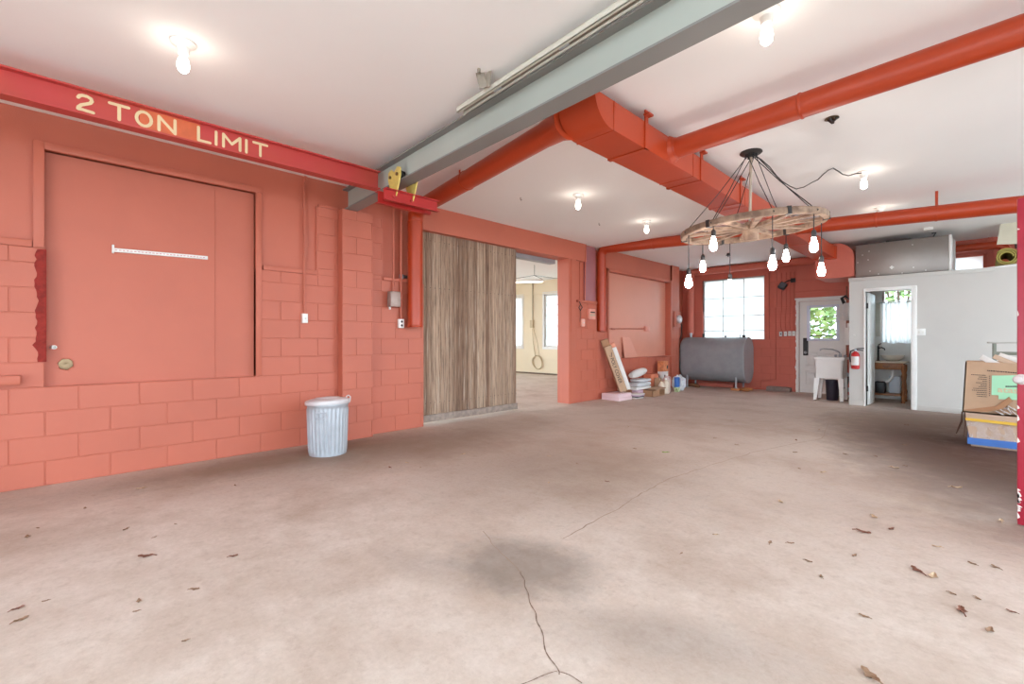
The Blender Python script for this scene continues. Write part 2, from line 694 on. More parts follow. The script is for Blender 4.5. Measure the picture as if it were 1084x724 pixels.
# below / in / above the first blocked-up opening
back(pY0, pY1, 0, SILL, -JT)
back(pY0, pY1, SILL, PTOP, -.075)
back(pY0, pY1, PTOP, CEIL, -.03)
back(pY1, 2.18, 0, CMUT, -JT); blocks(mb, L, pY1, 2.43, SILL, CMUT, -.04)
back(pY1, 2.18, CMUT, CEIL, -.03)
# block column and pilaster under the girder
back(2.18, 3.03, 0, 2.76, -JT)
blocks(mb, L, 2.18, 2.43, CMUT, 2.76, -.04); blocks(mb, L, 2.88, 3.03, 1.975, 2.76, -.04)
mb.box((0, 2.44, 0), (.114, 2.83, 2.76)); blocks(mb, lambda u, d, z: (.12 + d, u, z), 2.435, 2.835, 0, 2.76, 2.0, depth=.115)
back(2.18, 3.03, 2.76, CEIL, -.03)
back(3.03, 3.66, 0, 1.975, -JT); blocks(mb, L, 2.835, 3.66, 0, 1.975, -.04)
back(3.03, 3.66, 1.975, CEIL, -.07)
# header over the doorway and its jamb
back(3.58, 7.45, HDR, CEIL, 0)
back(6.9, 7.12, 0, HDR, -.002)
back(7.12, 7.8, 0, 1.93, -JT); blocks(mb, L, 7.12, 7.8, 0, 1.93, -.04)
back(7.12, 7.8, 1.93, HDR, -.05)
back(7.45, 7.8, HDR, CEIL, -.05)
back(7.8, 8.17, 0, 1.37, -JT); blocks(mb, L, 7.8, 8.17, 0, 1.37, -.04)
back(7.8, 8.17, 1.37, CEIL, -.22)
qY0, qY1 = 8.17, 11.04
back(qY0, qY1, 0, .795, -JT - .04); blocks(mb, lambda u, d, z: (-.04 + d, u, z), qY0, qY1, 0, .795, -.04)
back(qY0, qY1, .795, 2.70, -.15)
back(qY0, qY1, 2.70, CEIL, -.03)
back(qY1, 11.46, 0, CEIL, -JT); blocks(mb, L, qY1, 11.46, 0, CMUT, -.04)
back(qY1, 11.46, CMUT, CEIL, 0)
mb.box((T, 11.46, 0), (RCX, FARY + .28, CEIL))
wall_left = struct(mb.build('wall_left', M_RED, smooth=False))


def trim(lo, hi, m=M_RED, name='trim_', b=.004, parent=None):
    global TN
    TN += 1
    mb = MB()
    mb.box(lo, hi, b)
    o = mb.build(f'trim_{TN}', m, parent)
    if not parent:
        struct(o)
    return o


TN = 0
# drip strips on top of the block courses
trim((-.03, BACKY, CMUT), (.014, pY0 - .07, CMUT + .055))
trim((-.03, pY1 + .07, CMUT), (.014, 2.18, CMUT + .05))
trim((-.07, 3.03, 1.975), (.02, 3.50, 2.015))
trim((-.05, 7.14, 1.93), (.03, 7.78, 1.975))
# frame of first opening
trim((-.07, pY0 - .065, CMUT), (.012, pY0 + .0, PTOP + .06))
trim((-.07, pY0, PTOP), (.012, pY1 + .06, PTOP + .06))
trim((-.07, pY1, SILL + .01), (.012, pY1 + .055, PTOP))
trim((-.07, pY1 - .36, SILL), (-.0735, pY1 - .355, PTOP - .01))
# frame of second opening
trim((-.14, qY0 + .03, .80), (.0, qY0 + .085, 2.70))
trim((-.14, qY0 + .03, 2.64), (.0, qY1, 2.70))
trim((-.14, qY1 - .06, .80), (.008, qY1 + .03, 2.70))
trim((-.02, qY1, 2.70), (.012, qY1 + .06, CEIL))
trim((-.04, 6.96, 1.35), (.012, 6.985, HDR))
trim((-.04, 7.28, 1.98), (-.03, 7.30, HDR))
trim((-.2, qY0, .795), (.0, qY1, .812))
# pilaster cap strip
trim((-.01, 2.2, 2.755), (.012, 2.43, 2.785))
trim((-.03, 2.05, CMUT + .05), (-.005, 2.08, CEIL))

# ragged broken mortar joint beside the first opening
mb = MB()
z = 1.02
prev = None
rows = []
while z < 1.95:
    w = .05 + .03 * noise.noise(Vector((0, z * 9, 3))) + .02 * random.random()
    rows.append((z, w, .02 + .012 * random.random()))
    z += .028
for (a, wa, da), (b, wb, db) in zip(rows, rows[1:]):
    y1 = pY0 + .012
    mb.hexa([(-.05, y1, a), (-.05, y1 - wa, a), (.004, y1 - wa, a), (da, y1, a), (-.05, y1, b), (-.05, y1 - wb, b), (.004, y1 - wb, b), (db, y1, b)])
mb.build('ragged_mortar', M_RUST, wall_left, smooth=False)

mb = MB()
mb.box((-.15, qY0 + .005, .80), (-.14, qY1 - .005, 2.695))
mb.build('pale_panel', mat('pale_salmon_panel', (222, 148, 124), .42, var=.05, scale=1.2), wall_left)
# violet-sheened sheet beside the second drop duct
mb = MB()
mb.box((-.05, 7.42, 1.96), (-.018, 7.78, CEIL - .02), .004)
mb.build('sheet_cover', M_DUST, wall_left)

# ---------- far wall
FW = lambda u, d, z: (u, FARY - d, z)
WIN = (.29, 1.79, 1.20, 2.765)
DOOR = (2.52, 3.36, 0, 2.08)
BWIN = (4.03, 4.62, 1.18, 2.24)
HWIN = (4.55, 5.52, 2.42, 2.79)
holes = [WIN, DOOR, BWIN, HWIN]
mb = MB(); mb.world = True
holed(mb, RCX, RIGHTX, 0, CEIL, holes, lambda a, b, c, d: mb.box((a, FARY + JT, c), (b, FARY + .28, d)))
blocks(mb, FW, RCX, 3.74, 0, 1.97, .1, holes)
holed(mb, RCX, RIGHTX, 1.97, CEIL, holes, lambda a, b, c, d: mb.box((a, FARY, c), (b, FARY + .05, d)))
wall_far = struct(mb.build('wall_far', M_REDF, smooth=False))
trim((-.2, FARY - .012, 1.965), (WIN[0], FARY + .01, 1.985), M_REDF)
trim((WIN[1], FARY - .012, 1.965), (2.4, FARY + .01, 1.985), M_REDF)
trim((2.4, FARY - .02, 2.28), (3.8, FARY + .01, 2.32), M_REDF)
trim((1.9, FARY - .03, 2.55), (3.8, FARY + .01, 2.59), M_REDF)
trim((1.83, FARY - .04, 1.22), (1.90, FARY + .01, CEIL - .22), M_REDF)
trim((2.0, FARY - .02, 1.98), (2.06, FARY + .01, CEIL - .22), M_REDF)
trim((4.4, FARY - .03, 2.80), (5.62, FARY + .01, 2.86), M_REDF)
trim((5.55, FARY - .04, 2.4), (5.62, FARY + .01, CEIL), M_REDF)

# ---------- adjoining room seen through the doorway
aw0 = P(576.5, 340, 'Y', FARY).x
aw1 = aw0 + 1.15
al1 = P(552.5, 340, 'Y', FARY).x
az1 = P(577, 312, 'Y', FARY).z
az0 = P(577, 367, 'Y', FARY).z
AW = (aw0, aw1, az0, az1)
AL = (al1 - 1.2, al1, az0, az1)
mb = MB(); mb.world = True
holed(mb, ADJX, T, 0, CEIL + .4, [AW, AL], lambda a, b, c, d: mb.box((a, FARY, c), (b, FARY + .28, d)))
mb.box((ADJX, 12.17, P(560, 380, 'Y', FARY).z - .01), (T, FARY, P(560, 380, 'Y', FARY).z + .005))
mb.box((ADJX, 12.17, P(560, 312, 'Y', FARY).z - .01), (T, FARY, P(560, 312, 'Y', FARY).z + .005))
struct(mb.build('wall_adjoining_far', M_BEIGE))
mb = MB(); mb.world = True
holed(mb, 1.5, FARY + .28, 0, CEIL + .4, [(3.0, 5.6, .8, 2.6), (6.6, 9.6, .8, 2.6)], lambda a, b, c, d: mb.box((ADJX - .2, a, c), (ADJX, b, d)))
struct(mb.build('wall_adjoining_side', M_BEIGE))
mb = MB(); mb.world = True
holed(mb, ADJX, T, 0, CEIL + .4, [(-6.5, -1.5, .0, 2.6)], lambda a, b, c, d: mb.box((a, 1.3, c), (b, 1.5, d)))
struct(mb.build('wall_adjoining_near', M_BEIGE))
mb = MB(); mb.world = True
mb.box((ADJX - .2, 1.3, CEIL + .2), (T, FARY + .28, CEIL + .35))
struct(mb.build('ceiling_adjoining', M_CEIL))
mb = MB(); mb.world = True
mb.box((ADJX, 12.15, 0), (T, FARY, .05), .005)
struct(mb.build('baseboard_adjoining', mat('dark_skirting', (120, 100, 84), .8)))


def pane_window(name, hole, cols, rows, m_pane, m_frame, fr=.035, bar=.012, y=FARY + .06, zs=None, extra=None):
    x0, x1, z0, z1 = hole
    mb = MB()
    mb.box((x0 + fr, y + .005, z0 + fr), (x1 - fr, y + .011, z1 - fr))
    w = struct(mb.build(name, m_pane))
    mb = MB()
    for a, b, c, d in ((x0, x0 + fr, z0, z1), (x1 - fr, x1, z0, z1), (x0 + fr, x1 - fr, z0, z0 + fr), (x0 + fr, x1 - fr, z1 - fr, z1)):
        mb.box((a, y - .03, c), (b, y + .05, d), .004)
    mb.build('window_frame', m_frame, w)
    mb = MB()
    for i in range(1, cols):
        u = x0 + (x1 - x0) * i / cols
        mb.box((u - bar / 2, y - .012, z0 + fr), (u + bar / 2, y + .02, z1 - fr))
    zz = zs or [z0 + (z1 - z0) * j / rows for j in range(1, rows)]
    for q in zz:
        mb.box((x0 + fr, y - .014, q - bar / 2), (x1 - fr, y + .022, q + bar / 2))
    if len(mb.bm.verts):
        mb.build('glazing_bars', m_frame, w)
    return w


M_WFR = mat('window_frame_grey', (214, 210, 206), .5, var=.05)
w1 = pane_window('window_1', WIN, 3, 4, M_FROST, M_WFR, .03, .016, FARY + .09, zs=[1.42 + .02, 1.82 - .0, 2.28])
pane_window('window_2', AW, 2, 5, M_FROST, M_WHITE, .05, .02)
pane_window('window_3', AL, 2, 5, M_FROST, M_WHITE, .05, .02)
pane_window('window_4', BWIN, 1, 2, M_GLASS, M_WHITE, .03, .02, FARY + .06, zs=[2.0])
pane_window('window_5', HWIN, 1, 1, M_FROST, M_REDF, .03, .01, FARY + .02)
# white casing round the windows of the adjoining room
for h in (AW, AL):
    x0, x1, z0, z1 = h
    mb = MB()
    for a, b, c, d in ((x0 - .09, x0, z0 - .09, z1 + .09), (x1, x1 + .09, z0 - .09, z1 + .09), (x0, x1, z0 - .09, z0), (x0, x1, z1, z1 + .09)):
        mb.box((a, FARY - .02, c), (b, FARY + .03, d), .004)
    TN += 1
    struct(mb.build(f'trim_{TN}', M_WHITE))

# ---------- the white exterior door in the far wall
d0, d1, _, dz = DOOR
mb = MB()
wz0, wz1 = 1.24, 1.93
wx0, wx1 = P(857, 340, 'Y', FARY).x, P(885, 340, 'Y', FARY).x
yd = FARY + .03
holed(mb, d0 + .002, d1 - .002, .006, dz - .002, [(wx0, wx1, wz0, wz1)], lambda a, b, c, d: mb.box((a, yd, c), (b, yd + .045, d)))
# raised panels below the glass
for a, b in ((d0 + .12, d0 + .36), (d0 + .48, d0 + .72)):
    for c, d in ((.18, .50), (.60, .92)):
        for q in ((a, b, c, c + .02), (a, b, d - .02, d), (a, a + .02, c, d), (b - .02, b, c, d)):
            mb.box((q[0], yd - .008, q[2]), (q[1], yd + .01, q[3]), .003)
        mb.box((a + .05, yd - .006, c + .05), (b - .05, yd + .01, d - .05), .004)
door1 = struct(mb.build('door_1', M_WHITE))
mb = MB()
f = .055
for a, b, c, d in ((wx0 - f, wx0, wz0 - f, wz1 + f), (wx1, wx1 + f, wz0 - f, wz1 + f), (wx0, wx1, wz0 - f, wz0), (wx0, wx1, wz1, wz1 + f)):
    mb.box((a, yd - .022, c), (b, yd + .05, d), .005)
mb.build('window_frame', mat('bluish_white_frame', (222, 226, 240), .4, var=.03), door1)
mb = MB()
mb.box((wx0, yd + .018, wz0), (wx1, yd + .024, wz1))
mb.build('window_pane', M_GLASS, door1)
mb = MB()
mb.box((wx0, yd - .002, wz0 + .05), (wx1, yd + .016, wz0 + .07))
mb.build('lower_sash_rail', M_DARK, door1)
lp = P(852.5, 367, 'Y', FARY)
mb = MB()
mb.box((lp.x - .05, yd - .012, lp.z - .20), (lp.x + .05, yd + .004, lp.z + .2), .006)
lock = mb.build('lock_plate', M_BLACK, door1)
mb = MB()
mb.lathe([(.012, 0), (.012, .04), (.03, .045), (.033, .06), (.024, .075), (.004, .08)], (lp.x + .01, yd - .012, lp.z - .13), 16, (0, -1, 0))
mb.build('knob', M_GALV, lock)
# casing with a ragged, paint-chipped outer edge
mb = MB()
zt = 2.135
mb.box((d0 - .06, FARY - .02, dz), (d1 + .02, FARY + .02, zt), .004)
mb.box((d0 - .08, FARY - .035, zt - .015), (d1 + .04, FARY + .02, zt + .03), .006)
mb.box((d1, FARY - .02, 0), (d1 + .06, FARY + .02, dz), .004)
z = 0
while z < dz:
    e = .055 + .02 * noise.noise(Vector((3, z * 8, 1))) + .012 * random.random()
    z2 = min(dz, z + .05)
    mb.box((d0 - e, FARY - .02, z), (d0, FARY + .02, z2))
    z = z2
TN += 1
struct(mb.build(f'trim_{TN}', M_WHITE))

# ---------- back and right of the room (behind the camera): unseen opening at the back, more added at the right for daylight
mb = MB(); mb.world = True
holed(mb, -.28, RIGHTX, 0, CEIL, [(2.6, 7.8, 0, 2.95)], lambda a, b, c, d: mb.box((a, BACKY - .2, c), (b, BACKY, d)))
struct(mb.build('wall_back', M_WHITEW))
mb = MB(); mb.world = True
holed(mb, BACKY, FARY + .28, 0, CEIL, [(-2.2, 2.4, 0, 2.95), (4.2, 10.4, .25, 2.98)], lambda a, b, c, d: mb.box((RIGHTX, a, c), (RIGHTX + .2, b, d)))
struct(mb.build('wall_right', M_WHITEW))
mb = MB(); mb.world = True
mb.box((-40, -40, -.32), (50, 60, -.22))
struct(mb.build('ground', M_OUT))

# ---------- bathroom built into the corner
BF = 10.5
bx0 = 3.738
OP = (3.985, 4.61, 0, 2.076)
BT = 2.335
mb = MB(); mb.world = True
holed(mb, bx0, RIGHTX, 0, BT - .0, [OP], lambda a, b, c, d: mb.box((a, BF, c), (b, BF + .1, d)))
mb.box((bx0, BF + .1, 0), (bx0 + .1, FARY, BT))
mb.box((bx0 + .1, BF + .1, BT - .06), (RIGHTX, FARY, BT))
struct(mb.build('wall_bathroom', M_WHITEW))
mb = MB(); mb.world = True
mb.box((5.3, BF + .1, 0), (5.4, FARY, BT - .06))
mb.box((bx0 + .1, FARY - .02, 0), (5.3, FARY - .004, BWIN[2]))
mb.box((BWIN[1], FARY - .02, BWIN[2]), (5.3, FARY - .004, BT - .06))
mb.box((bx0 + .1, FARY - .02, BWIN[2]), (BWIN[0], FARY - .004, BT - .06))
struct(mb.build('wall_bathroom_inner', mat('bathroom_white', (232, 229, 224), .6)))
trim((bx0 - .012, BF - .014, BT - .055), (P(1053, 290, 'Y', BF).x, BF + .0, BT + .012), M_WHITEW)
trim((bx0 - .005, BF - .012, 0), (OP[0] - .04, BF, .10), M_WHITEW)
trim((OP[1] + .075, BF - .012, 0), (RIGHTX, BF, .085), M_WHITEW)
# door casing
mb = MB()
mb.box((OP[0] - .03, BF - .016, 0), (OP[0], BF + .11, OP[3] + .06), .004)
mb.box((OP[1], BF - .016, 0), (OP[1] + .075, BF + .11, OP[3] + .06), .004)
mb.box((OP[0], BF - .016, OP[3]), (OP[1], BF + .11, OP[3] + .06), .004)
TN += 1
struct(mb.build(f'trim_{TN}', M_WHITE))
# door leaf folded back inside against the side wall
mb = MB()
mb.box((OP[0] + .005, BF + .12, .015), (OP[0] + .04, BF + .74, OP[3] - .01), .003)
for c, d in ((.25, .9), (1.1, 1.9)):
    for q in ((BF + .22, BF + .64, c, c + .02), (BF + .22, BF + .64, d - .02, d), (BF + .22, BF + .24, c, d), (BF + .62, BF + .64, c, d)):
        mb.box((OP[0] + .035, q[0], q[2]), (OP[0] + .046, q[1], q[3]), .003)
door2 = struct(mb.build('door_2', M_WHITE))
for hz in (.26, 1.78):
    mb = MB()
    mb.cyl((OP[0] + .012, BF + .115, hz), (OP[0] + .012, BF + .115, hz + .1), .009)
    mb.box((OP[0] + .0, BF + .05, hz), (OP[0] + .006, BF + .13, hz + .1))
    mb.build('hinge', M_DARK, door2)

# ================================================================== THINGS

# ---------- red crane beam with lettering
cX = 1.0
cz0, cz1 = 2.765, 2.95
cy0, cy1 = -2.6, 2.415
mb = MB()
fw = .055
mb.box((cX - fw, cy0, cz0), (cX + fw, cy1, cz0 + .012))
mb.box((cX - fw, cy0, cz1 - .012), (cX + fw, cy1, cz1))
mb.box((cX - .005, cy0, cz0 + .012), (cX + .005, cy1, cz1 - .012))
crane = mb.build('crane_beam', M_CRANE)
tag(crane, 'red steel I-beam lettered 2 TON LIMIT hanging under the white ceiling', 'beam', kind='thing')
WEB = cX + .0052


GLYPH = {
    '2': [[(.06, .80), (.14, .93), (.32, 1.0), (.60, 1.0), (.82, .92), (.88, .76), (.78, .60), (.55, .48), (.25, .34), (.08, .16), (.05, .03), (.30, .04), (.60, .02), (.95, .0)]],
    'T': [[(0, 1), (1, 1)], [(.5, 1), (.5, 0)]],
    'O': [[(.5 + .5 * cos(t), .5 + .5 * sin(t)) for t in [2 * pi * q / 20 for q in range(21)]]],
    'N': [[(0, 0), (0, 1), (1, 0), (1, 1)]],
    'L': [[(0, 1), (0, 0), (1, 0)]],
    'I': [[(.5, 0), (.5, 1)]],
    'M': [[(0, 0), (0, 1), (.5, .35), (1, 1), (1, 0)]],
}


def stroke_letter(ch_, pa, pb, za, zb):
    """one painted letter on the beam's web, brush strokes with round ends"""
    ya, yb = P(pa, 120, 'X', WEB).y, P(pb, 120, 'X', WEB).y
    w = .0105
    h = zb - za
    mb = MB()
    lift = 0
    for line in GLYPH[ch_]:
        q = [(ya + w + (yb - ya - 2 * w) * u, za + w + (h - 2 * w) * v) for u, v in line]
        for (y0, z0), (y1, z1) in zip(q, q[1:]):
            L_ = math.hypot(y1 - y0, z1 - z0)
            ty, tz = (y1 - y0) / L_, (z1 - z0) / L_
            pts = []
            lift += .00022
            for k in range(7):
                a_ = pi / 2 + pi * k / 6
                pts.append((y0 + w * (cos(a_) * ty - sin(a_) * tz), z0 + w * (cos(a_) * tz + sin(a_) * ty)))
            for k in range(7):
                a_ = -pi / 2 + pi * k / 6
                pts.append((y1 + w * (cos(a_) * ty - sin(a_) * tz), z1 + w * (cos(a_) * tz + sin(a_) * ty)))
            mb.face([(WEB + .001 + lift, y, z) for y, z in pts])
    bmesh.ops.recalc_face_normals(mb.bm, faces=mb.bm.faces[:])
    for f in mb.bm.faces:
        if f.normal.x < 0:
            f.normal_flip()
    return mb


lz0, lz1 = cz0 + .032, cz1 - .028
for ch_, pa, pb in (('2', 79.5, 101.5), ('T', 114, 138), ('O', 142.5, 162), ('N', 166.5, 187), ('L', 208.5, 224), ('I', 225.5, 232), ('M', 235, 255.5), ('I', 257.5, 264), ('T', 267, 284)):
    stroke_letter(ch_, pa, pb, lz0, lz1).build('painted_letter', M_LETTER, crane, smooth=False, recalc=False)
mb = MB()
a, b = P(148, 120, 'X', WEB).y, P(212, 120, 'X', WEB).y
mb.box((WEB - .001, a, cz0 + .016), (WEB + .0006, b, cz1 - .016))
mb.build('orange_paint_patch', M_PATCH, crane)

# ---------- grey girder across the room
ga = Vector((.02, 2.562, 0))
gb = Vector((RIGHTX - .3, 2.562 - .052 * (RIGHTX - .32), 0))
gd = (gb - ga).normalized()
gn = Vector((-gd.y, gd.x, 0))   # away from camera


def G(s, n, z):
    return ga + gd * s + gn * n + Vector((0, 0, z))


def gbox(mb, s0, s1, n0, n1, z0, z1, b=0):
    v, fs = mb.hexa([G(s0, n0, z0), G(s1, n0, z0), G(s1, n1, z0), G(s0, n1, z0), G(s0, n0, z1), G(s1, n0, z1), G(s1, n1, z1), G(s0, n1, z1)])
    if b:
        mb._bevel(v, fs, b)


GL = (gb - ga).length
mb = MB()
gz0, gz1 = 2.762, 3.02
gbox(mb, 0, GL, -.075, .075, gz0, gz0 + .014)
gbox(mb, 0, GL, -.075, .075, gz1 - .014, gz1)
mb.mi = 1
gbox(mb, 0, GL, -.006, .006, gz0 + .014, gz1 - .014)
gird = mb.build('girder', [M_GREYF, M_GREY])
tag(gird, 'long pale grey painted steel girder crossing the room under the ceiling', 'beam', kind='thing')

# ---------- cream channel rail beside the girder
ra = P(483, 113.5, 'Z', 3.003)
rb = P(654, 0, 'Z', 3.003)
rd = (rb - ra).normalized()
RL = (rb - ra).length + .3
rb = ra + rd * RL
rn = Vector((-rd.y, rd.x, 0))


def rbox(mb, s0, s1, n0, n1, z0, z1):
    f = lambda s, n, z: Vector((ra.x, ra.y, 0)) + rd * s + rn * n + Vector((0, 0, z))
    mb.hexa([f(s0, n0, z0), f(s1, n0, z0), f(s1, n1, z0), f(s0, n1, z0), f(s0, n0, z1), f(s1, n0, z1), f(s1, n1, z1), f(s0, n1, z1)])


rail = thing('track_rail', 'cream slotted metal channel rail hung beside the grey girder', 'rail', (ra.x, ra.y, 2.97))
mb = MB()
rbox(mb, 0, RL, 0, .006, 2.962, 3.003)
rbox(mb, 0, RL, .066, .072, 2.962, 3.003)
rbox(mb, 0, RL, 0, .072, 2.997, 3.003)
rbox(mb, 0, RL, 0, .022, 2.962, 2.968)
rbox(mb, .03, RL, .05, .072, 2.962, 2.968)
mb.build('channel', M_CREAM, rail)
mb = MB()
rbox(mb, .04, RL, .02, .052, 2.976, 2.981)
mb.build('slot_liner', M_RAILD, rail)
for s in (.42, 1.05, 1.9):
    mb = MB()
    rbox(mb, s, s + .07, .026, .046, 2.966, 2.976)
    mb.build('slot_nut', M_GALV, rail)
bk = P(510, 71, 'Z', CEIL)
mb = MB()
top = Vector((bk.x, bk.y, CEIL))
tgt = P(516, 93, 'Z', 3.003)
mb.obox((top + tgt) / 2 + Vector((-.02, -.01, -.012)), (.06, .007, .12), RZ(.7) @ RY(-.22), .002)
mb.obox((top + tgt) / 2 + Vector((.02, .015, -.012)), (.045, .007, .11), RZ(.2) @ RY(.15), .002)
mb.cyl(top + Vector((-.03, 0, 0)), top + Vector((-.03, 0, -.03)), .012, seg=10)
mb.build('hanger_bracket', M_RAILD, rail)

# ---------- trolley on the girder with a red channel bracket slung under it
ts = P(424, 190, 'Y', 2.46).x
tl = thing('beam_trolley', 'yellow two-plate trolley gripping the lower flange of the grey girder', 'trolley', (ts, 2.5, 2.66))
prof = [(-.06, 2.66), (-.03, 2.60), (.03, 2.60), (.06, 2.66), (.125, 2.80), (.12, 2.875), (.06, 2.895), (0, 2.85), (-.06, 2.895), (-.12, 2.875), (-.125, 2.80)]
for n in (-.095, .095):
    mb = MB()
    mb.prism(prof, lambda u, v, w: G(ts - .02 + u, n + w, v), -.006, .006)
    mb.build('side_plate', M_YEL, tl)
    for u in (-.07, .07):
        mb = MB()
        c0 = G(ts - .02 + u, n * .92, gz0 + .014 + .042)
        c1 = G(ts - .02 + u, n * .35, gz0 + .014 + .042)
        mb.tube([c0, c0.lerp(c1, .15), c0.lerp(c1, .3), c1], [.052, .052, .042, .040], 18)
        mb.build('wheel', M_DARK, tl)
        mb = MB()
        mb.cyl(G(ts - .02 + u, n * 1.02, gz0 + .056), G(ts - .02 + u, n * 1.22, gz0 + .056), .016, seg=6)
        mb.build('axle_nut', M_BRASS, tl)
mb = MB()
mb.cyl(G(ts - .02, -.13, 2.635), G(ts - .02, .13, 2.635), .014, seg=10)
mb.build('load_bar', M_DARK, tl)

hb = thing('hanging_channel_bracket', 'bright red double channel bracket slung at the end of the lettered beam', 'bracket', (ts - .05, 2.4, 2.56))
bx, by = ts - .03, 2.26
for dx in (-.055, .055):
    mb = MB()
    sg = 1 if dx > 0 else -1
    y0, y1 = by, by + .62
    mb.box((bx + dx - .005, y0, 2.545), (bx + dx + .005, y1, 2.66))
    mb.box((bx + dx - .005, y0, 2.545), (bx + dx + sg * .05, y1, 2.553))
    mb.box((bx + dx - .005, y0, 2.652), (bx + dx + sg * .05, y1, 2.66))
    mb.build('channel', M_CRANED, hb)
for yy in (by + .1, by + .3):
    mb = MB()
    mb.cyl((bx - .075, yy, 2.60), (bx + .08, yy, 2.60), .011, seg=8)
    mb.build('through_bolt', M_CRANE, hb)


# ---------- ducts
def arc(c, u, v, r, n=8, a0=0, a1=pi / 2):
    c, u, v = Vector(c), Vector(u), Vector(v)
    return [c + u * r * cos(a0 + (a1 - a0) * i / n) + v * r * sin(a0 + (a1 - a0) * i / n) for i in range(n + 1)]


DR = .1
dz0, dz1 = 2.77, 2.99
dL, dR_ = 3.16, 3.50
dY0, dY1 = 2.74, 10.55
duct = thing('main_duct', 'big rectangular orange-red air duct running away under the ceiling', 'duct', ((dL + dR_) / 2, (dY0 + dY1) / 2, dz0))
# trunk with rounded near end
mb = MB()
prof = [(dY1, dz0), (dY1, dz1), (dY0, dz1)] + [(dY0 + .0 + .22 * (1 - cos(t)), dz1 - (dz1 - dz0) * sin(t)) for t in [pi / 2 * i / 8 for i in range(1, 9)]]
mb.prism(prof, lambda u, v, w: (w, u, v), dL, dR_)
trunk = mb.build('trunk', M_PIPE, duct)
for i, yy in enumerate((2.98, 4.35, 5.75, 7.2, 8.7)):
    mb = MB()
    e = .004
    mb.box((dL - e, yy, dz0 - e), (dR_ + e, yy + .012, dz0 + .002))
    mb.box((dR_ - .002, yy, dz0 - e), (dR_ + e, yy + .012, dz1))
    mb.box((dL - e, yy, dz0 - e), (dL + .002, yy + .012, dz1))
    mb.build('joint_seam', M_PIPE, duct)
for yy in (P(682, 150, 'X', dR_).y, P(741, 180, 'X', dR_).y, P(783, 208, 'X', dR_).y, 7.4):
    mb = MB()
    mb.box((dR_, yy, dz0 - .008), (dR_ + .012, yy + .045, CEIL))
    mb.box((dR_, yy - .012, CEIL - .05), (dR_ + .05, yy + .06, CEIL - .035))
    mb.box((dL - .012, yy, dz0 - .008), (dL, yy + .045, CEIL))
    mb.box((dL - .012, yy, dz0 - .008), (dR_ + .012, yy + .045, dz0 - .003))
    mb.build('hanger_strap', M_PIPE, duct)
# plenum elbow at the furnace end
mb = MB()
exR = P(904, 275, 'Y', 10.62).x
exL = exR - .62
zb_, zt_ = P(890, 294, 'Y', 10.62).z, 3.05
rc = .30
prof = [(exL, zb_ + .03)] + [(exL + .1, zb_ + .01), (exR - .25, zb_), (exR, zb_ + .02)]
prof += [(exR, zt_ - rc)] + [(exR - rc + rc * cos(t), zt_ - rc + rc * sin(t)) for t in [pi / 2 * i / 8 for i in range(1, 9)]] + [(exL, zt_)]
mb.prism(prof, lambda u, v, w: (u, w, v), 10.62, 11.5)
mb.build('plenum_elbow', M_REDF, duct)
mb = MB()
mb.prism([(dL, 10.5), (dR_, 10.5), (exR - .2, 10.9), (exR - .2, 11.4), (exL, 11.4), (dL, 11.0)], lambda u, v, w: (u, v, w), dz0 - .02, dz1)
mb.build('transition_piece', M_PIPE, duct)


def round_duct(name, label, pts, r=DR, seams=(), loc=None, m=M_PIPE, hangers=(), seg=20, cat='duct'):
    t = thing(name, label, cat, loc or pts[0])
    mb = MB()
    mb.tube(pts, r, seg)
    mb.build('pipe', m, t)
    for p, d in seams:
        p, d = Vector(p), Vector(d).normalized()
        mb = MB()
        mb.tube([p - d * .012, p - d * .004, p + d * .004, p + d * .012], [r + .001, r + .006, r + .006, r + .001], seg)
        mb.build('joint_band', m, t)
    for p, d in hangers:
        p, d = Vector(p), Vector(d).normalized()
        mb = MB()
        mb.tube([p - d * .012, p + d * .012], r + .004, seg)
        mb.box((p.x - .014, p.y - .006, p.z + r), (p.x + .014, p.y + .006, CEIL), 0)
        mb.build('hanger', m, t)
    return t


# first branch: drop on the wall by the wooden door, elbow, run to the main duct
vy = P(439.5, 300, 'X', .13).y
zc = P(450, 212, 'X', .3).z
zc = 2.93
e2 = Vector((dL + .01, P(600, 144, 'X', dL).y, zc - .03))
dirn = (e2 - Vector((.13, vy, zc))).normalized()
pts = [(.13, vy, 1.37), (.13, vy, 2.0), (.13, vy, zc - .14)]
pts += [Vector((.13, vy, zc - .14)) + dirn * (.14 - .14 * cos(t)) + Vector((0, 0, .14 * sin(t))) for t in [pi / 2 * i / 8 for i in range(1, 9)]]
pts += [Vector((.13, vy, zc)) + dirn * 1.0, e2]
h1 = P(502, 172, 'X', 1.4)
rd1 = round_duct('branch_duct', 'round red duct dropping down the wall beside the weathered wooden door', pts, DR,
                 [((.13, vy, zc - .16), (0, 0, 1)), (Vector((.13, vy, zc)) + dirn * 1.45, dirn), ((.13, vy, 1.385), (0, 0, 1))],
                 (.13, vy, 1.37))
mb = MB()
hp = Vector((.13, vy, zc)) + dirn * 1.28
mb.box((hp.x - .012, hp.y - .004, hp.z + DR), (hp.x + .012, hp.y + .004, CEIL))
mb.build('hanger', M_PIPE, rd1)
mb = MB()
mb.tube([e2 - dirn * .28, e2 - dirn * .1, e2 + dirn * .0], [DR + .002, DR + .012, DR + .04], 20)
mb.build('flared_collar', M_PIPE, rd1)

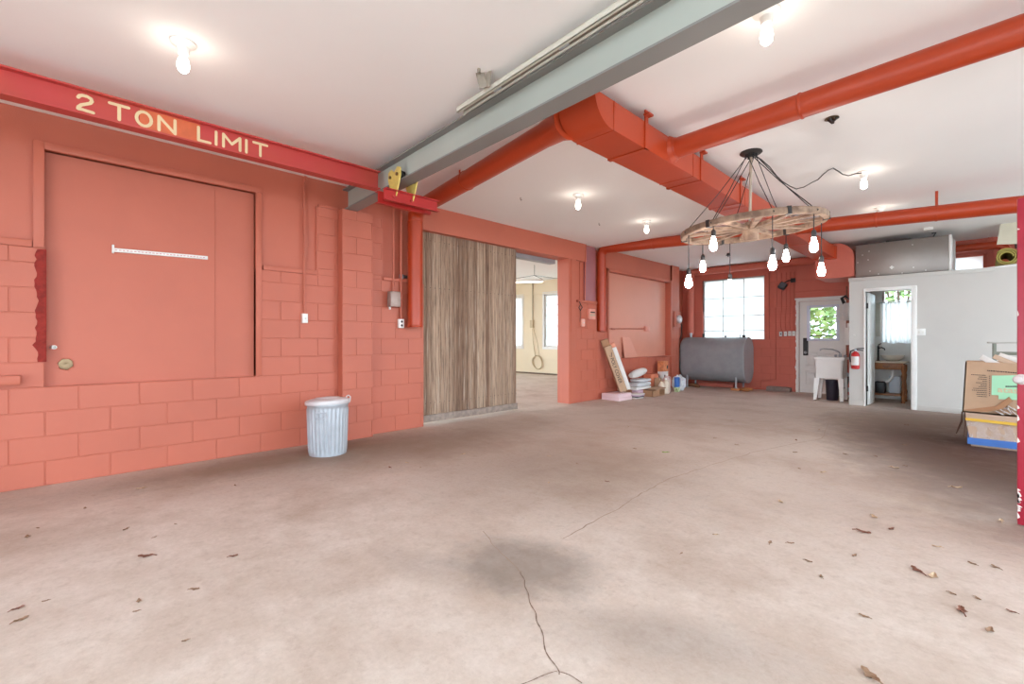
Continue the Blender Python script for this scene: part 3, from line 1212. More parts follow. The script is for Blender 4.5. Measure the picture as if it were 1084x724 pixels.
# second branch: from the main duct to the right over the chandelier
s2 = Vector((dR_ - .01, P(712, 156, 'X', dR_).y, 2.9))
q2 = P(1084, 32, 'Z', 2.93)
e3 = s2 + (q2 - s2).normalized() * 5.4
d2 = (e3 - s2).normalized()
rd2 = round_duct('branch_duct', 'round orange-red duct leaving the main duct in front of the wagon wheel chandelier', [s2, s2 + d2 * .5, e3], .088,
                 [(s2 + d2 * .05, d2), (s2 + d2 * 1.02, d2), (s2 + d2 * 3.0, d2)], (s2 + e3) / 2)
mb = MB()
mb.tube([s2, s2 + d2 * .05], [.12, .092], 20)
mb.build('flared_collar', M_PIPE, rd2)

# third branch: drop beside the second blocked opening, elbow, long run past under the main duct
vy3 = P(637.5, 300, 'X', .02).y
a3 = P(660, 262, 'X', .6)
zc3 = P(1000, 228.5, 'Y', vy3 - .1).z
zA = P(662, 261.5, 'X', .45).z
f3 = Vector((P(1077, 216.6, 'Y', vy3 - .05).x, vy3 - .05, P(1077, 216.6, 'Y', vy3 - .05).z))
o3 = Vector((-.0, vy3, zA))
d3 = (f3 - o3).normalized()
pts = [Vector((o3.x, vy3, 1.38)), Vector((o3.x, vy3, 2.2)), Vector((o3.x, vy3, zA - .15))]
pts += [Vector((o3.x, vy3, zA - .15)) + d3 * (.15 - .15 * cos(t)) + Vector((0, 0, .15 * sin(t))) for t in [pi / 2 * i / 8 for i in range(1, 9)]]
tl_ = (dL + .008 - o3.x) / d3.x
tr_ = (dR_ - .008 - o3.x) / d3.x
pts += [o3 + d3 * 2.0, o3 + d3 * tl_]
sd = lambda px: (P(px, 230, 'Y', vy3).x)
rd3 = round_duct('branch_duct', 'round red duct dropping beside the second blocked-up opening and running to the main duct', pts, .098,
                 [(o3 + d3 * 2.1, d3), (o3 + d3 * (tl_ - .03), d3)], (o3.x, vy3, 1.38), hangers=[(o3 + d3 * sd(692), d3)])
rd3b = round_duct('branch_duct', 'long round red duct leaving the main duct beyond the wagon wheel, passing over the furnace', [o3 + d3 * tr_, o3 + d3 * 4.4, f3 + d3 * 2.2], .098,
                 [(o3 + d3 * sd(929), d3), (o3 + d3 * (tr_ + .03), d3)], o3 + d3 * 5, hangers=[(o3 + d3 * sd(992.5), d3)])

# fourth: along the far wall above the frosted window, with a drop behind the tank
y4 = FARY - .16
z4 = min(P(780, 277, 'Y', y4).z, CEIL - .095)
x4 = P(731, 320, 'Y', y4).x
pts = [Vector((x4, y4, 1.34)), Vector((x4, y4, 2.2)), Vector((x4, y4, z4 - .12))]
pts += [Vector((x4, y4, z4 - .12)) + Vector((.12 - .12 * cos(t), 0, .12 * sin(t))) for t in [pi / 2 * i / 8 for i in range(1, 9)]]
pts += [Vector((1.2, y4, z4)), Vector((exL + .05, y4, z4))]
rd4 = round_duct('branch_duct', 'round red duct along the far wall above the frosted window, dropping behind the tank', pts, .085,
                 [((x4, y4, 1.36), (0, 0, 1)), ((1.0, y4, z4), (1, 0, 0))], (x4, y4, 1.34), m=M_REDF)
# fifth: elbowed pipe beside the high window, over the bathroom roof
y5 = FARY - .25
pA, pB = P(1008, 264, 'Y', y5), P(1056, 257, 'Y', y5)
pC = Vector((P(1064, 270, 'Y', y5).x, y5, BT + .005))
pts = [Vector((pA.x - .9, y5, pA.z)), pA, Vector((pB.x - .02, y5, pA.z)), Vector((pC.x - .03, y5, pA.z - .03)), Vector((pC.x, y5, pA.z - .1)), pC]
round_duct('elbowed_pipe', 'orange-red elbowed pipe crossing above the small high window', pts, .075, [((pC.x, y5, pA.z - .13), (0, 0, 1))], pC, cat='pipe', m=M_PIPE)


# ---------- bare bulbs on the ceiling
def ceiling_bulb(p, label):
    t = thing('ceiling_light', label, 'ceiling light', (p.x, p.y, CEIL - .21), 'bare bulbs in ceiling lampholders')
    mb = MB()
    mb.lathe([(.068, 0), (.07, -.012), (.052, -.022), (.036, -.034), (.03, -.07), (.026, -.075)], (p.x, p.y, CEIL), 24)
    base = mb.build('lampholder', M_WHITE, t)
    for sx in (-.05, .05):
        mb = MB()
        mb.cyl((p.x + sx, p.y, CEIL - .02), (p.x + sx, p.y, CEIL - .016), .006, seg=8)
        mb.build('screw', M_BRASS, base)
    mb = MB()
    mb.lathe([(.016, -.07), (.018, -.09), (.03, -.115), (.034, -.145), (.03, -.172), (.016, -.188), (.002, -.192)], (p.x, p.y, CEIL), 20)
    mb.build('bulb', M_BULB, t)
    return t


ceiling_bulb(P(194, 45, 'Z', CEIL), 'bare bulb on the ceiling above the red beam lettered 2 TON LIMIT')
ceiling_bulb(P(612, 206, 'Z', CEIL), 'bare ceiling bulb between the wooden sliding door and the main duct')
ceiling_bulb(P(684.5, 234, 'Z', CEIL), 'bare ceiling bulb just before the long far duct, near the second blocked-up opening')
ceiling_bulb(P(931.5, 220, 'Z', CEIL), 'bare ceiling bulb just above the far round duct, before the furnace')
ceiling_bulb(P(914.5, 182, 'Z', CEIL), 'bare ceiling bulb where the black cord of the chandelier is plugged in')
ceiling_bulb(P(811.5, 12, 'Z', CEIL), 'bare ceiling bulb half hidden behind the grey girder')

# ---------- wagon wheel chandelier
WR = Vector((cos(YAW), sin(YAW), 0))       # across the view
can = P(792, 161, 'Z', CEIL)
cx, cy = can.x + .02, can.y + .02
dep = (cx - CAMX) * (-sin(YAW)) + cy * cos(YAW)
wz = EYE + (360 - 241.5) * dep / FPX
rimR = (78.5 * dep / FPX - .02) * .895
tilt = .068
WC = Vector((cx - .005, cy - .005, wz))
ux = (WR + Vector((0, 0, tilt))).normalized()
uy0 = Vector((-WR.y, WR.x, 0))
un = ux.cross(uy0).normalized()


def W(r, a, h):
    return WC + (ux * cos(a) + uy0 * sin(a)) * r + un * h


ch = thing('chandelier', 'wagon wheel chandelier hung with eight glowing filament bulbs', 'chandelier', (cx, cy, wz - .5))
mb = MB()
N = 64
ri, ro, hh = rimR - .04, rimR + .012, .03
rings = [[mb.bm.verts.new(W(r, 2 * pi * k / N, h)) for k in range(N)] for r, h in ((ri, -hh), (ro - .008, -hh), (ro, -hh + .01), (ro, hh - .01), (ro - .008, hh), (ri, hh))]
for a, b in zip(rings, rings[1:] + rings[:1]):
    for k in range(N):
        mb.bm.faces.new((a[k], a[(k + 1) % N], b[(k + 1) % N], b[k]))
rim = mb.build('rim', M_WHEEL, ch)
for k in range(6):
    a0 = .5 + k * pi / 3
    mb = MB()
    aa = [a0 + .05 * i / 3 for i in range(4)]
    rr = [[mb.bm.verts.new(W(r, q, h)) for q in aa] for r, h in ((ri - .004, -hh - .004), (ro + .004, -hh - .004), (ro + .004, hh + .004), (ri - .004, hh + .004))]
    for a, b in zip(rr, rr[1:] + rr[:1]):
        for i in range(3):
            mb.bm.faces.new((a[i], a[i + 1], b[i + 1], b[i]))
    mb.bm.faces.new([r[0] for r in rr]); mb.bm.faces.new([r[3] for r in reversed(rr)])
    mb.build('iron_clip', M_DARK, rim)
NS = 12
for k in range(NS):
    a = 2 * pi * (k + .35) / NS
    mb = MB()
    r0, r1 = .06, ri + .01
    w = []
    for r, hw, th in ((.06, .016, .02), (.2, .022, .016), (.45, .03, .012), (r1, .03, .014)):
        t = uy0 * cos(a) - ux * sin(a)
        c = W(r, a, 0)
        w.append([c - t * hw - un * th, c + t * hw - un * th, c + t * hw + un * th, c - t * hw + un * th])
    V = [[mb.bm.verts.new(p) for p in ring] for ring in w]
    for A, B in zip(V, V[1:]):
        for i in range(4):
            mb.bm.faces.new((A[i], A[(i + 1) % 4], B[(i + 1) % 4], B[i]))
    mb.bm.faces.new(V[0]); mb.bm.faces.new(V[-1])
    mb.build('spoke', M_WHEEL, ch)
mb = MB()
mb.lathe([(.045, .06), (.066, .055), (.078, .03), (.08, -.02), (.076, -.05), (.068, -.12), (.06, -.125), (.028, -.12)], WC, 24, un)
mb.build('hub', M_WHEEL, ch)
mb = MB()
mb.cyl((cx, cy, CEIL - .03), WC + un * .05, .013, seg=10)
mb.build('hanging_rod', mat('pale_rod', (176, 160, 142), .6), ch)
mb = MB()
mb.lathe([(.10, 0), (.104, -.01), (.09, -.022), (.05, -.028), (.03, -.05), (.012, -.052)], (cx, cy, CEIL), 28)
canopy = mb.build('ceiling_canopy', M_DARK, ch)
for k in range(8):
    mb = MB()
    a = 2 * pi * k / 8
    p = Vector((cx + .05 * cos(a), cy + .05 * sin(a), CEIL - .02))
    mb.cyl(p, p + Vector((0, 0, -.035)), .009, seg=8)
    mb.build('cord_grip', M_BLACK, canopy)


def project(p):
    dx, dy = p.x - CAMX, p.y
    f = -dx * sin(YAW) + dy * cos(YAW)
    return CPX + FPX * (dx * cos(YAW) + dy * sin(YAW)) / f, HPY - FPX * (p.z - EYE) / f


def wheel_hit(px, py):
    best = None
    for k in range(720):
        a = 2 * pi * k / 720
        x, y = project(W(rimR - .02, a, -hh))
        e = abs(x - px) * 4 + abs(y - py)
        if best is None or e < best[0]:
            best = (e, a)
    return best[1]


for i, (bx_, by_, ax_, ay_) in enumerate(((730, 297, 729, 252), (743, 281, 744, 259), (755, 257, 755, 238), (773, 301, 773, 259),
                          (818, 277, 818, 224), (832, 270, 832, 253), (861.5, 258, 861.5, 224), (869.5, 284, 869.5, 243))):
    a = wheel_hit(ax_, ay_)
    at = W(rimR - .02, a, -hh)
    tp = W(rimR - .02, a, hh)
    dd = (at.x - CAMX) * (-sin(YAW)) + at.y * cos(YAW)
    zb = EYE + (360 - by_) * dd / FPX
    k = 2 * pi * i / 8
    mb = MB()
    g0 = Vector((cx + .05 * cos(a), cy + .05 * sin(a), CEIL - .05))
    mid = g0.lerp(tp, .5) + Vector((0, 0, -.02))
    mb.tube([g0, mid, tp], .0042, 6)
    side = W(ro + .008, a, 0)
    mb.tube([tp, side, at], .0048, 6)
    mb.tube([at, Vector((at.x, at.y, zb + .1))], .0042, 6)
    cord = mb.build('pendant_cord', M_BLACK, ch)
    mb = MB()
    mb.lathe([(.006, .125), (.017, .115), (.021, .10), (.021, .06), (.018, .055)], (at.x, at.y, zb), 14)
    mb.build('socket', M_DARK, cord)
    mb = MB()
    mb.lathe([(.014, .058), (.017, .04), (.028, .0), (.034, -.03), (.032, -.05), (.022, -.068), (.004, -.076)], (at.x, at.y, zb), 16)
    mb.build('filament_bulb', M_BULBC, cord)
# supply cord swagged over the ceiling to the lampholder
mb = MB()
cp = [(798, 164), (806, 169), (815, 177), (822, 186), (828, 192), (836, 197), (843, 200), (851, 198), (859, 193.5), (866, 190), (872, 184), (877, 180), (882, 178), (887, 181), (892, 184.5), (898, 186), (905, 184), (912, 183)]
sag = [0, .02, .02, .02, .02, .03, .035, .03, .02, .02, .015, .01, .0, .02, .03, .03, .02, .01]
mb.tube([P(x, y, 'Z', CEIL - .02 - s) for (x, y), s in zip(cp, sag)], .006, 6)
mb.build('supply_cord', M_BLACK, ch)

# open junction hole with wires
jb = P(880.5, 125, 'Z', CEIL)
t = thing('junction_box', 'open ceiling junction hole with loose wires near the orange-red branch duct', 'junction box', (jb.x, jb.y, CEIL - .04))
mb = MB()
mb.lathe([(.05, 0), (.054, -.006), (.042, -.008), (.04, -.002)], (jb.x, jb.y, CEIL), 20)
mb.build('ring', M_BRASS, t)
mb = MB()
mb.tube([(jb.x - .03, jb.y, CEIL - .005), (jb.x, jb.y + .01, CEIL - .04), (jb.x + .03, jb.y - .01, CEIL - .02), (jb.x + .045, jb.y, CEIL - .006)], .009, 6)
mb.tube([(jb.x - .01, jb.y - .03, CEIL - .005), (jb.x + .012, jb.y, CEIL - .045), (jb.x + .0, jb.y + .03, CEIL - .006)], .008, 6)
mb.build('wires', M_DARK, t)

# little ceiling hooks
hk = []
for (x, y), lb in (((551, 209), 'small wire hook in the white ceiling in front of the header over the wooden door'), ((634, 236), 'small wire hook in the white ceiling above the red wall corner')):
    p = P(x, y, 'Z', CEIL)
    mb = MB()
    mb.tube([(p.x, p.y, CEIL), (p.x, p.y, CEIL - .03), (p.x + .012, p.y, CEIL - .042), (p.x + .022, p.y, CEIL - .03)], .0035, 6)
    tag(mb.build('ceiling_hook', M_DARK), lb, 'hook')
p = P(771, 268, 'Z', CEIL)
mb = MB()
mb.lathe([(.03, 0), (.03, -.02), (.05, -.05), (.012, -.06), (.012, -.08), (.004, -.085)], (p.x, p.y, CEIL), 14)
tag(mb.build('ceiling_fitting', M_DARK), 'small dark ceiling fitting seen beneath the wagon wheel', 'ceiling fitting')


# ---------- fittings on the near block wall
def wallbox(mb, y, z, w, h, d, x=0.0, b=.004):
    mb.box((x, y - w / 2, z - h / 2), (x + d, y + w / 2, z + h / 2), b)


def conduit(pts, r, name, label, m=M_RED):
    mb = MB()
    mb.tube(pts, r, 10)
    return tag(mb.build(name, m), label, 'conduit')


sy = P(322.5, 337, 'X', .03).y
sz = P(322.5, 337, 'X', .03).z
conduit([(.02, sy, CEIL - .09), (.02, sy, CMUT), (.025, sy, sz + .06)], .011, 'conduit', 'thin red conduit running straight down to the white wall switch')
t = thing('wall_switch', 'pale switch box at the foot of a thin red conduit', 'switch', (0, sy, sz - .06))
mb = MB(); wallbox(mb, sy, sz, .065, .11, .045)
mb.build('box', mat('salmon_box', (232, 196, 184), .5), t)
mb = MB(); wallbox(mb, sy, sz, .058, .10, .006, .045)
pl = mb.build('cover_plate', M_WHITE, t)
mb = MB(); mb.box((.05, sy - .006, sz - .012), (.062, sy + .006, sz + .01), .002)
mb.build('toggle', M_CREAM, pl)

c1 = P(416.5, 317, 'X', .05)
conduit([(.03, P(416.5, 270, 'X', .03).y, CEIL - .08), (.03, P(416.5, 270, 'X', .03).y, c1.z + .09)], .014, 'conduit', 'red conduit entering the top of the grey disconnect box')
cy2 = P(424.5, 300, 'X', .03).y
oz = P(425.5, 342.5, 'X', .03).z
conduit([(.03, cy2, CEIL - .08), (.03, cy2, c1.z), (.03, cy2, oz + .06)], .014, 'conduit', 'red conduit passing the grey disconnect box down to the double socket')
t = thing('disconnect_box', 'grey metal disconnect box on the red block wall near the drop duct', 'electrical box', (0, c1.y, c1.z - .09))
mb = MB(); wallbox(mb, c1.y - .012, c1.z, .15, .20, .09, .04, .012)
mb.build('housing', mat('worn_grey_box', (172, 150, 140), .45, .4, var=.2, scale=9), t)
mb = MB(); mb.box((.07, c1.y + .06, c1.z + .01), (.11, c1.y + .1, c1.z + .035), .004)
mb.build('switch_lever', M_RED, t)
mb = MB(); mb.cyl((.08, c1.y - .07, c1.z - .10), (.08, c1.y - .07, c1.z - .135), .012, seg=8)
mb.build('knockout_plug', M_WHITE, t)
t = thing('double_socket', 'white double power socket under the grey disconnect box', 'socket', (0, cy2, oz - .06))
mb = MB(); wallbox(mb, cy2, oz, .075, .118, .05)
mb.build('box', M_WHITE, t)
for dz_ in (-.025, .025):
    mb = MB(); mb.lathe([(.015, 0), (.016, .003), (.002, .0035)], (.05, cy2, oz + dz_), 14, (1, 0, 0))
    mb.build('outlet', M_BLACK, t)
p = P(427.5, 295.5, 'X', -.02)
t = thing('wire_splice', 'dark wire splice with metal nuts on the narrow ledge behind the drop duct', 'fitting', (-.02, p.y, 2.016))
mb = MB(); mb.tube([(-.03, p.y - .06, 2.05), (0, p.y - .02, 2.055), (.0, p.y + .03, 2.05), (-.02, p.y + .08, 2.045)], .02, 10)
mb.build('wire_bundle', M_DARK, t)
mb = MB(); mb.cyl((.0, p.y - .05, 2.016), (.0, p.y - .05, 2.075), .026, seg=10)
mb.build('metal_nut', M_GALV, t)

# slotted white strip on the blocked panel
a, b = P(120, 264.5, 'X', -.06), P(220, 273, 'X', -.06)
t = thing('slotted_strip', 'long white slotted metal strip fixed across the blocked-up panel', 'strip', (-.075, (a.y + b.y) / 2, a.z - .02))
mb = MB()
dv = (b - a)
ang = math.atan2(dv.z, dv.y)
mb.obox((a + b) / 2 + Vector((-.004, 0, 0)), (.022, dv.length, .034), RX(ang), .003)
st = mb.build('strip', M_WHITE, t)
mb = MB()
for i in range(26):
    p = a.lerp(b, (i + .7) / 27)
    mb.obox(p + Vector((.0078, 0, 0)), (.001, .018, .007), RX(ang))
mb.build('slots', mat('slot_pink', (214, 150, 140), .8), t)
mb = MB(); mb.box((-.072, a.y - .01, a.z - .03), (-.045, a.y + .006, a.z + .045), .003)
mb.build('end_bracket', M_WHITE, t)

# tin-lined hole and stub pipe low on the panel
p = P(69.5, 385.5, 'X', -.07)
t = thing('flue_hole', 'round tin-lined hole low in the blocked-up panel', 'hole', (-.075, p.y, p.z - .05))
mb = MB()
mb.lathe([(.056, .0), (.058, .008), (.05, .01), (.047, .004), (.046, .001)], (-.075, p.y, p.z), 24, (1, 0, 0), ripple=lambda j, k: .004 * sin(k * 1.7))
mb.build('rim', M_RED, t)
mb = MB()
mb.lathe([(.048, .001), (.046, .004), (.02, .007), (.002, .003)], (-.075, p.y, p.z), 24, (1, 0, 0))
mb.build('tin_liner', M_BRASS, t)
p = P(55, 367.5, 'X', -.05)
mb = MB()
mb.lathe([(.017, 0), (.017, .06), (.011, .06), (.011, .02), (.002, .02)], (-.075, p.y, p.z), 14, (1, .25, 0))
tag(mb.build('stub_pipe', M_WHITE), 'short white stub pipe poking out of the panel corner above the tin-lined hole', 'pipe')

# pink shelf stub at the picture's edge
p0, p1 = P(22, 402, 'X', .06), P(0, 402, 'X', .06)
mb = MB()
zs0, zs1 = P(10, 408, 'X', .1).z, P(10, 398, 'X', .1).z
mb.box((0, p1.y - .4, zs0), (.09, p0.y, zs1), .006)
tag(mb.build('ledge_board', M_RED), 'short red-painted ledge board fixed to the block wall below the ragged mortar joint', 'ledge')

# ---------- trash can
tx, ty = .55, 2.08
t = thing('trash_can', 'galvanised ribbed trash can with lid standing against the red block wall', 'trash can', (tx, ty, 0))
mb = MB()
SEG = 112


def rip(j, k):
    return (.0065 if (k % 4) in (0, 1) else -.004) if 3 <= j <= 6 else 0


mb.lathe([(.18, 0), (.187, .0), (.189, .022), (.186, .035), (.190, .10), (.196, .3), (.202, .475), (.202, .49), (.206, .515), (.212, .522), (.212, .535)], (tx, ty, 0), SEG, ripple=rip)
mb.build('can_body', M_GALV, t)
lt = Matrix.Translation((tx, ty, .53)) @ Matrix.Rotation(-.07, 4, 'Y')
ax = (lt.to_3x3() @ Vector((0, 0, 1)))
mb = MB()
mb.lathe([(.2, -.02), (.222, -.022), (.226, -.01), (.224, .012), (.215, .022), (.17, .036), (.12, .044), (.118, .049), (.06, .053), (.002, .055)], (tx, ty, .545), 48, ax)
lid = mb.build('lid', M_GALVL, t)
mb = MB()
R_ = Vector((cos(YAW), sin(YAW), 0))
hc = Vector((tx, ty, .575)) + R_ * .19
mb.tube([hc + Vector((0, 0, -.01)), hc + Vector((0, 0, .03)) + R_ * .01, hc + Vector((0, 0, .04)) + R_ * .03, hc + Vector((0, 0, .025)) + R_ * .05, hc + Vector((0, 0, -.02)) + R_ * .045], .006, 8)
mb.build('lid_handle', M_GALVL, lid)
# side handle
vdir = Vector((CAMX - tx, -ty, 0)).normalized()
hd = (vdir - R_ * .33).normalized()
hs = Vector((-hd.y, hd.x, 0))
mb = MB()
o = Vector((tx, ty, .43)) + hd * .208
mb.tube([o + hs * .05 + Vector((0, 0, .02)), o + hs * .05 + hd * .015 + Vector((0, 0, -.015)), o + hs * .03 + hd * .02 + Vector((0, 0, -.03)), o - hs * .03 + hd * .02 + Vector((0, 0, -.03)), o - hs * .05 + hd * .015 + Vector((0, 0, -.015)), o - hs * .05 + Vector((0, 0, .02))], .006, 8)
mb.tube([o + hs * .056 + Vector((0, 0, .025)), o - hs * .056 + Vector((0, 0, .025))], .008, 8)
mb.build('side_handle', M_GALV, t)

# ---------- weathered sliding door
sx0, sx1 = -.17, -.10
y0, y1 = P(448, 400, 'X', sx1).y, P(547, 400, 'X', sx1).y
zb, zt = .035, 2.80
t = thing('sliding_door', 'tall weathered plank sliding door half across the doorway', 'door', (-.13, (y0 + y1) / 2, zb))
mb = MB()
y = y0 - .2
while y < y1 - .01:
    w = min(.083, y1 - y)
    j = random.uniform(0, .006)
    mb.box((sx0 + .01, y + .002, zb + .01), (sx1 - j, y + w - .002, zt), .003)
    y += .083
pl = mb.build('planking', M_WOOD, t)
mb = MB()
mb.box((sx1 - .004, y0 - .2, zb), (sx1 + .03, y1, zb + .10), .006)
mb.build('bottom_rail', mat('grey_old_rail', (158, 140, 128), .85, var=.3, scale=14, bump=.5, bscale=40), t)
mb = MB()
mb.box((sx0, y0 - .2, zb + .02), (sx0 + .012, y1, zt))
mb.build('backing', M_WOOD, t)
mb = MB()
for i in range(26):
    yy = y0 + .04 + .083 * i
    for z in (2.62, 1.95, .3):
        if yy < y1:
            mb.cyl((sx1 - .006, yy, z), (sx1 + .002, yy, z), .005, seg=6)
mb.build('nails', M_DARK, t)

# ---------- things in the adjoining room
p0, p1 = P(535, 303, 'Y', 9.0), P(576, 297, 'Y', 9.6)
fx0, fx1 = p0, p1
zf = P(575, 298, 'Y', 9.6).z
t = thing('tube_light', 'glowing fluorescent tube light hanging on wires in the room beyond the doorway', 'light', ((p0.x + p1.x) / 2, 9.3, zf - .05))
a_, b_ = Vector((p0.x - .8, 8.6, zf)), Vector((p1.x, 9.6, zf))
dv = (b_ - a_).normalized()
mb = MB()
rot = RZ(math.atan2(dv.y, dv.x))
mb.obox((a_ + b_) / 2 + Vector((0, 0, .03)), ((b_ - a_).length, .14, .05), rot, .01)
mb.build('reflector', M_WHITE, t)
for s in (-.035, .035):
    mb = MB()
    nn = Vector((-dv.y, dv.x, 0)) * s
    mb.cyl(a_ + nn + dv * .05, b_ + nn - dv * .05, .016, seg=10)
    mb.build('lit_tube', M_TUBE, t)
tp = Vector((b_.x - .25, b_.y - .12, CEIL + .2))
apex = Vector((tp.x, tp.y, P(571, 291, 'Y', 9.5).z))
mb = MB()
mb.tube([tp, apex], .006, 6)
mb.tube([apex, b_ + Vector((.0, 0, .05)) + dv * -.02], .006, 6)
mb.tube([apex, a_.lerp(b_, .35) + Vector((0, 0, .05))], .006, 6)
mb.tube([apex, apex + Vector((.5, .25, -.1)), apex + Vector((1.0, .5, -.12))], .006, 6)
mb.build('hanging_wires', M_DARK, t)

ya = FARY - .03
bx2 = P(563.5, 343, 'Y', ya)
t = thing('outlet_box', 'small tan outlet box with a vertical conduit on the beige wall beyond the doorway', 'outlet', (bx2.x, FARY, bx2.z - .15))
mb = MB(); mb.box((bx2.x - .07, FARY - .09, bx2.z - .14), (bx2.x + .07, FARY, bx2.z + .14), .01)
mb.build('box', M_TAN, t)
mb = MB(); mb.tube([(bx2.x + .02, ya, CEIL + .2), (bx2.x + .02, ya, bx2.z + .13)], .014, 8)
mb.build('conduit', mat('grey_tan', (150, 132, 106), .6), t)
hc = P(569.5, 383.5, 'Y', ya)
t = thing('coiled_cord', 'coiled tan cord hanging below the outlet box on the beige wall', 'cord', (hc.x, ya, hc.z - .3))
mb = MB()
pts = [(bx2.x + .03, ya - .03, bx2.z - .17), (bx2.x + .06, ya - .03, bx2.z - .6), (hc.x - .1, ya - .03, hc.z + .22)]
for i in range(60):
    a = 2 * pi * i / 19 + 1.9
    r = .22 + .02 * sin(i * .7)
    pts.append((hc.x + r * cos(a), ya - .03 + .0008 * i - .02, hc.z + r * sin(a) * 1.05))
mb.tube(pts, .014, 6)
mb.tube([(hc.x + .1, ya - .03, hc.z + .2), (hc.x + .0, ya - .03, hc.z + .7), (bx2.x + .085, ya - .03, bx2.z - .16)], .01, 6)
mb.build('cord_loops', M_TAN, t)
mb = MB(); mb.cyl((hc.x - .06, FARY - .01, hc.z + .22), (hc.x - .06, FARY - .09, hc.z + .24), .012, seg=8)
mb.build('wall_hook', M_DARK, t)
# grey track box above the doorway on the far side
mb = MB()
pa, pb = P(549, 271.5, 'X', -.284), P(588, 277, 'X', -.284)
mb.box((-.42, pa.y - .6, pb.z - .045), (-.284, pb.y, pb.z + .09), .01)
t = tag(mb.build('door_track_rail', mat('grey_track', (150, 146, 146), .5)), 'grey door track box mounted above the doorway inside the next room', 'track')

# ---------- fittings on the wall between doorway and second opening
yy = P(619.5, 270, 'X', .0).y
conduit([(.0, yy, CEIL - .02), (.0, yy, 2.4), (-.01, yy, 1.99)], .012, 'conduit', 'thin red conduit beside the violet-sheened sheet near the second drop duct')
p = P(626.5, 332.5, 'X', .03)
t = thing('notice_card', 'small pink card holder on the block wall beside the second drop duct', 'box', (0, p.y, p.z - .1))
mb = MB(); wallbox(mb, p.y, p.z, .20, .21, .05)
mb.build('box', mat('pale_salmon', (230, 156, 138), .6), t)
mb = MB(); wallbox(mb, p.y, p.z + .03, .15, .02, .004, .05, .0); wallbox(mb, p.y, p.z - .02, .17, .045, .003, .05, 0)
mb.build('card', M_CARD3, t)
mb = MB(); wallbox(mb, p.y, p.z + .035, .15, .022, .006, .05, .0)
mb.build('slot', M_DARK, t)
p = P(617.5, 341.5, 'X', .03)
t = thing('wall_switch', 'small oval pale-pink switch on the block wall below the hook', 'switch', (0, p.y, p.z - .06))
mb = MB(); wallbox(mb, p.y, p.z, .11, .15, .04, 0, .018)
mb.build('cover', mat('pale_pink_cover', (240, 178, 160), .5), t)
mb = MB(); mb.box((.04, p.y - .008, p.z - .015), (.056, p.y + .008, p.z + .012), .003)
mb.build('toggle', M_WHITE, t)
p = P(614, 322, 'X', .04)
t = thing('wall_hook', 'dark iron hook hanging under the red ledge by the doorway', 'hook', (.02, p.y, p.z - .12))
mb = MB()
mb.tube([(.03, p.y, 1.94), (.05, p.y, p.z), (.06, p.y + .05, p.z - .06), (.05, p.y, p.z - .12), (.045, p.y - .04, p.z - .07), (.04, p.y, p.z - .02)], .009, 8)
mb.build('hook', M_DARK, t)
mb = MB(); mb.tube([(.02, p.y + .03, p.z - .1), (.016, p.y + .04, p.z - .25), (.012, p.y + .03, p.z - .34)], .004, 6)
mb.build('wire', M_DARK, t)

# conduit with box on the second panel
a, b = P(648, 348, 'X', -.12), P(684.5, 348.5, 'X', -.12)
t = thing('panel_conduit', 'horizontal thin red conduit ending in a small box on the second blocked-up panel', 'conduit', (-.13, (a.y + b.y) / 2, a.z - .05))
mb = MB(); mb.tube([(-.125, a.y - .15, a.z + .0), (-.12, b.y - .1, b.z + .01)], .011, 8)
mb.build('tube', M_RED, t)
mb = MB(); mb.box((-.137, b.y - .09, b.z - .05), (-.07, b.y + .08, b.z + .07), .008)
mb.build('box', mat('pale_salmon', (230, 156, 138), .6), t)
mb = MB(); mb.cyl((-.12, a.y - .02, a.z), (-.12, a.y + .1, a.z), .018, seg=8)
mb.build('coupling', M_RED, t)
# leaning offcut board on the sill
p = P(668, 378, 'X', -.06)
t = MB()
ya_, yb_ = P(661, 378, 'X', -.06).y, P(675, 378, 'X', -.06).y
zt_b = P(664, 357, 'X', -.1).z
t.hexa([(-.045, ya_, .813), (-.045, yb_, .813), (-.065, yb_, .813), (-.065, ya_, .813),
        (-.115, ya_ - .0, zt_b), (-.115, yb_ - .25, zt_b), (-.135, yb_ - .25, zt_b), (-.135, ya_, zt_b)])
tag(t.build('leaning_board', MATS['pale_salmon_panel']), 'red-painted board offcut leaning on the sill inside the second blocked-up opening', 'board')

# wall alarm by the corner
p = P(717.5, 338, 'X', .03)
t = thing('alarm_box', 'small white and dark round alarm box on the red corner pilaster above the tank', 'box', (0, p.y, p.z - .15))
mb = MB(); mb.box((.014, p.y - .2, p.z - .2), (.04, p.y + .15, p.z + .2), .006)
mb.build('back_plate', M_RED, t)
mb = MB(); mb.lathe([(.11, 0), (.11, .05), (.085, .075), (.04, .085), (.002, .087)], (.038, p.y, p.z), 20, (1, 0, 0))
mb.build('dome', mat('chrome_grey', (206, 200, 200), .3, .3), t)
mb = MB(); mb.tube([(.03, p.y + .12, p.z), (.04, p.y + .2, p.z - .15), (.03, p.y + .2, p.z - .4), (.03, p.y + .14, p.z - .5)], .014, 6)
mb.build('cable', M_DARK, t)

# ---------- oil tank
X0, X1 = -.04, 1.55
tyc = 11.83
tz0, tz1, tw = .17, 1.27, .33
t = thing('oil_tank', 'big grey heating-oil tank on short legs below the frosted window', 'tank', ((X0 + X1) / 2, tyc, 0))


def obround(s):
    pts = []
    for i in range(13):
        a = pi * i / 12
        pts.append((tyc + s * tw * cos(a), tz1 - tw + s * tw * sin(a)))
    for i in range(13):
        a = pi + pi * i / 12
        pts.append((tyc + s * tw * cos(a), tz0 + tw + s * tw * sin(a)))
    return pts


